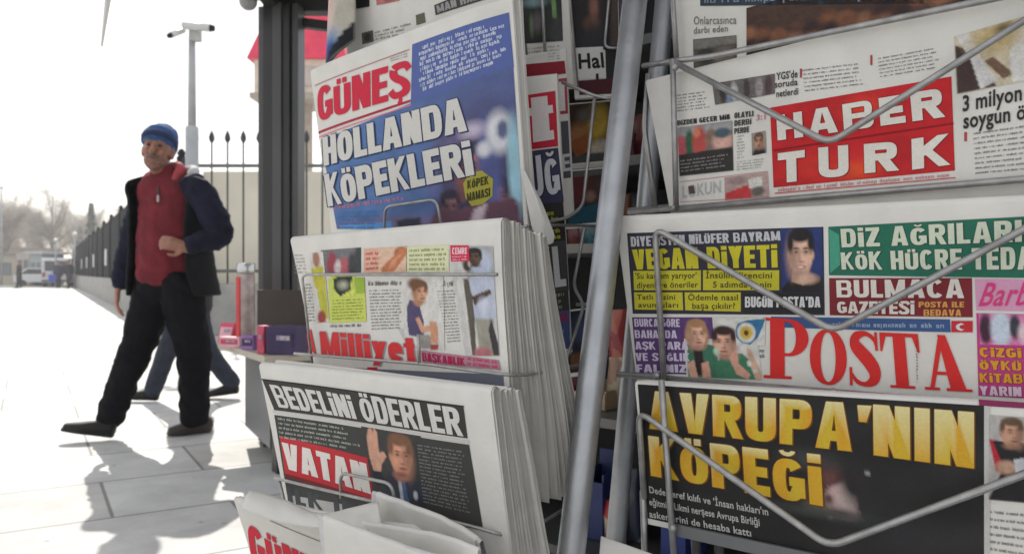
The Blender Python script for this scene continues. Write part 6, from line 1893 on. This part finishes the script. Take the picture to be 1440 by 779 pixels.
# jacket sleeves and hood
NAVY = mat('navy_sleeve', (.007, .008, .024), rough=.8, spec=.25, nscale=10, namount=.3)
bm = bmesh.new()
limb(bm, [sR + Vector((.03, 0, .02)), sR.lerp(eR, .35), eR, eR.lerp(hR, .55), eR.lerp(hR, .92)], [.072, .070, .062, .056, .048])
fuse_obj('sleeve', bm, NAVY, man, .009, wrinkle=.013, wscale=16, seed=3)
bm = bmesh.new()
limb(bm, [sL + Vector((-.03, 0, .02)), sL.lerp(eL, .35) + Vector((.012, 0, 0)), eL, eL.lerp(hL, .5), eL.lerp(hL, .88)], [.076, .080, .072, .062, .052])
fuse_obj('sleeve', bm, NAVY, man, .009, wrinkle=.013, wscale=16, seed=8)
VEST = mat('black_vest', (.008, .009, .011), rough=.8, spec=.2, nscale=12, namount=.3)
# vest: open shell round the trunk, opening towards the chest
bm = bmesh.new()
axis = [(nk + Vector((.01, .03, -.03)), .125, .110), (nk.lerp(ch, .33), .205, .140), (ch, .200, .158), (ch.lerp(wa, .5), .198, .165), (wa + Vector((.012, 0, 0)), .206, .172), (pv + Vector((.025, 0, .02)), .222, .172), (pv + Vector((.035, 0, -.10)), .236, .176)]
opn = [(58, 50), (60, 46), (62, 40), (64, 38), (66, 36), (70, 36), (80, 42)]      # opening half angles, degrees: his right, his left
fine = []
for i in range(len(axis) - 1):
    for k_ in range(5):
        t = k_ / 5
        fine.append((axis[i][0].lerp(axis[i + 1][0], t), axis[i][1] * (1 - t) + axis[i + 1][1] * t, axis[i][2] * (1 - t) + axis[i + 1][2] * t, opn[i][0] * (1 - t) + opn[i + 1][0] * t, opn[i][1] * (1 - t) + opn[i + 1][1] * t))
fine.append((*axis[-1], *opn[-1]))
g = []
for c, a_, b_, o1, o2 in fine:
    row = []
    n_ = 36
    for k_ in range(n_ + 1):
        an = math.radians(o1 + (360 - o1 - o2) * k_ / n_)
        puff = 1 + .040 * abs(math.sin(c.z * 42)) + .03 * noise.noise(Vector((an * 1.5, c.z * 7, 1)))
        lap = 1.06 if k_ < 2 or k_ > n_ - 2 else 1.0
        row.append(bm.verts.new(c + chest_dir * math.cos(an) * b_ * puff * lap + side_dir * math.sin(an) * a_ * puff))
    g.append(row)
for a_, b_ in zip(g, g[1:]):
    for k_ in range(len(a_) - 1): bm.faces.new((a_[k_], b_[k_], b_[k_ + 1], a_[k_ + 1]))
bmesh.ops.recalc_face_normals(bm, faces=bm.faces)
o = obj('vest', bm, VEST, man, True); md = o.modifiers.new('t', 'SOLIDIFY'); md.thickness = .022; md.offset = 1
md = o.modifiers.new('s', 'SUBSURF'); md.levels = 1; md.render_levels = 1
# vest collar with a pale lining and a red hood edge
bm = bmesh.new()
limb(bm, [nk + side_dir * -.075 + chest_dir * .07 + Vector((0, 0, -.06)), nk - side_dir * .090 + Vector((0, 0, .028)), nk - chest_dir * .095 + Vector((0, 0, .04)), nk + side_dir * .085 + Vector((0, 0, -.02)), nk + side_dir * .075 + chest_dir * .07 + Vector((0, 0, -.075))], [(.020, .030), (.028, .042), (.03, .05), (.026, .038), (.020, .026)])
fuse_obj('collar', bm, mat('red_lining', (.42, .06, .07), rough=.8, nscale=12), man, .008, wrinkle=.004, wscale=20)
bm = bmesh.new()
limb(bm, [nk - side_dir * .165 + chest_dir * .05 + Vector((0, 0, .0)), nk - side_dir * .155 - chest_dir * .03 + Vector((0, 0, .03)), nk - chest_dir * .13 - side_dir * .04 + Vector((0, 0, .03))], [(.018, .024), (.028, .030), (.030, .030)])
fuse_obj('hood', bm, mat('pale_hood_lining', (.55, .55, .58), rough=.8, nscale=12), man, .008, wrinkle=.005, wscale=20)
# trousers and shoes
TROUS = mat('black_trousers', (.006, .006, .008), rough=.9, spec=.15, nscale=9, namount=.3)
bm = bmesh.new()
limb(bm, [pv + Vector((0, 0, .03)), pv + Vector((0, 0, -.06))], [(.168, .128), (.172, .13)], side=side_dir)
limb(bm, [hipR + Vector((0, 0, .02)), hipR.lerp(kR, .5), kR + Vector((-.005, 0, 0)), kR.lerp(aR, .55), aR + Vector((-.0, 0, -.01))], [.118, .108, .088, .080, .078])
limb(bm, [hipL + Vector((0, 0, .02)), hipL.lerp(kL, .5), kL, kL.lerp(aL, .55), aL + Vector((0, 0, -.01))], [.120, .112, .094, .086, .082])
fuse_obj('trousers', bm, TROUS, man, .010, wrinkle=.014, wscale=11, seed=5)
LEATHER = mat('dark_leather', (.009, .008, .008), rough=.5, spec=.3, nscale=15)
heelF = ground(162, 619); heelF = Vector((heelF.x, heelF.y, .012)); toeF = Vector((heelF.x - .285, heelF.y - .05, .062))
bm = bmesh.new(); shoe(bm, heelF, toeF, .046, .085); fuse_obj('shoe', bm, LEATHER, man, .006)
heelB = ground(300, 607); toeB = ground(234, 614)
bm = bmesh.new(); shoe(bm, Vector((heelB.x, heelB.y, .004)), Vector((toeB.x - .01, toeB.y, .003)), .046, .085); fuse_obj('shoe', bm, mat('brown_leather', (.028, .023, .02), rough=.5, nscale=15), man, .006)

# ---- the person walking behind him, and the distant walkers --------------------------------------
def walker(x, y, h, heading, stride, label, coat, legs, hairm, group=None, bag=None, vox=.014, lean=0.0, coat_len=.44):
    """Simple clothed figure in mid-stride: one body with coat, trousers, hair and shoes as children."""
    f = Vector((math.cos(heading), math.sin(heading), 0)); s = Vector((-f.y, f.x, 0))
    def q(a, b, z): return Vector((x, y, 0)) + f * (a + lean * z) * h + s * b * h + Vector((0, 0, z * h))
    bm = bmesh.new()
    ball(bm, q(0.01, 0, .93), (.043 * h, .050 * h, .066 * h)); ball(bm, q(.03, 0, .90), (.034 * h, .034 * h, .045 * h)); ball(bm, q(.055, 0, .918), .010 * h)
    limb(bm, [q(0, 0, .90), q(0, 0, .83)], [.032 * h, .036 * h])
    limb(bm, [q(0, 0, .82), q(0, 0, .70), q(0, 0, .52)], [(.095 * h, .06 * h), (.09 * h, .068 * h), (.088 * h, .062 * h)], side=s)
    hips = [q(0, b, .50) for b in (.042, -.042)]
    knees = [q(stride * .55, .042, .27), q(-stride * .25, -.042, .26)]
    ank = [q(stride, .042, .045), q(-stride * 1.0, -.042, .07)]
    for i in (0, 1): limb(bm, [hips[i], knees[i], ank[i]], [.045 * h, .032 * h, .022 * h])
    sh = [q(0, b, .80) for b in (.105, -.105)]
    el = [q(-.06, .125, .63), q(.03, -.125, .63)]; wr = [q(.0, .13, .48), q(.10, -.125, .50)]
    for i in (0, 1): limb(bm, [sh[i], el[i], wr[i], q((0.01, .13)[i], (.13, -.125)[i], .44)], [.030 * h, .025 * h, .018 * h, .018 * h])
    p = link_mesh('person', fuse(bm, vox * .8, smooth=2), SKIN, None, True, origin=Vector((x, y, 0)))
    tag(p, label, 'person', group)
    bm = bmesh.new()
    limb(bm, [q(0, 0, .835), q(0, 0, .79), q(0, 0, .66), q(0, 0, coat_len)], [(.06 * h, .05 * h), (.112 * h, .075 * h), (.105 * h, .082 * h), (.108 * h, .086 * h)], side=s)
    for i in (0, 1): limb(bm, [sh[i], el[i], wr[i]], [.042 * h, .036 * h, .030 * h])
    fuse_obj('coat', bm, coat, p, vox, wrinkle=.006, wscale=9)
    bm = bmesh.new()
    limb(bm, [q(0, 0, .53), q(0, 0, .48)], [(.09 * h, .068 * h), (.092 * h, .07 * h)], side=s)
    for i in (0, 1): limb(bm, [hips[i], knees[i], ank[i]], [.062 * h, .048 * h, .040 * h])
    fuse_obj('trousers', bm, legs, p, vox, wrinkle=.006, wscale=9)
    bm = bmesh.new(); ball(bm, q(-.008, 0, .950), (.047 * h, .052 * h, .055 * h)); fuse_obj('hair', bm, hairm, p, vox * .8)
    for i in (0, 1):
        a = ank[i]; z = .006 if i == 0 else a.z - .045 * h
        bm = bmesh.new(); shoe(bm, Vector((a.x, a.y, max(.005, z))) - f * .05, Vector((a.x, a.y, .005 if i else .02)) + f * .21, .044, .08); fuse_obj('shoe', bm, LEATHER, p, .009)
    return p
JEANS = mat('dark_jeans', (.018, .022, .038), rough=.85, nscale=20, namount=.3)
DARKCOAT = mat('dark_coat', (.012, .012, .014), rough=.85, nscale=8, namount=.3)
gA, gB = ground(205, 566), ground(318, 562)
walker((gA.x + gB.x) / 2 + .03, (gA.y + gB.y) / 2 + .05, 1.52, math.radians(183), .175, 'person in dark jeans striding behind the man in the red sweater', DARKCOAT, JEANS, HAIR)
g_ = ground(27, 405.5)
walker(g_.x, g_.y, 1.72, math.radians(200), .05, 'distant figure in a dark long coat standing alone on the pavement', DARKCOAT, DARKCOAT, HAIR, 'distant walkers', vox=.03, coat_len=.30)
g_ = ground(82, 405.5)
walker(g_.x, g_.y, 1.70, math.radians(-70), .05, 'distant walker in navy with a blue bag in front of the van', mat('navy_coat', (.015, .02, .06), nscale=8), DARKCOAT, HAIR, 'distant walkers', vox=.03)
bgp = Vector((g_.x - .25, g_.y - .15, .62))
bm = bmesh.new(); add_box(bm, bgp, (.44, .2, .42), rotz(.3), .03); add_tube(bm, [bgp + Vector((-.12, 0, .2)), bgp + Vector((-.05, 0, .36)), bgp + Vector((.05, 0, .36)), bgp + Vector((.12, 0, .2))], .012, 8)
o = obj('shopping_bag', bm, mat('blue_bag', (.03, .05, .42), rough=.4), None, origin=bgp); tag(o, 'bright blue bag carried by the distant walker', 'bag')
g_ = ground(97, 405.5)
walker(g_.x, g_.y, 1.76, math.radians(-100), .06, 'distant walker in black beside the end of the dark railing', DARKCOAT, DARKCOAT, HAIR, 'distant walkers', vox=.03)
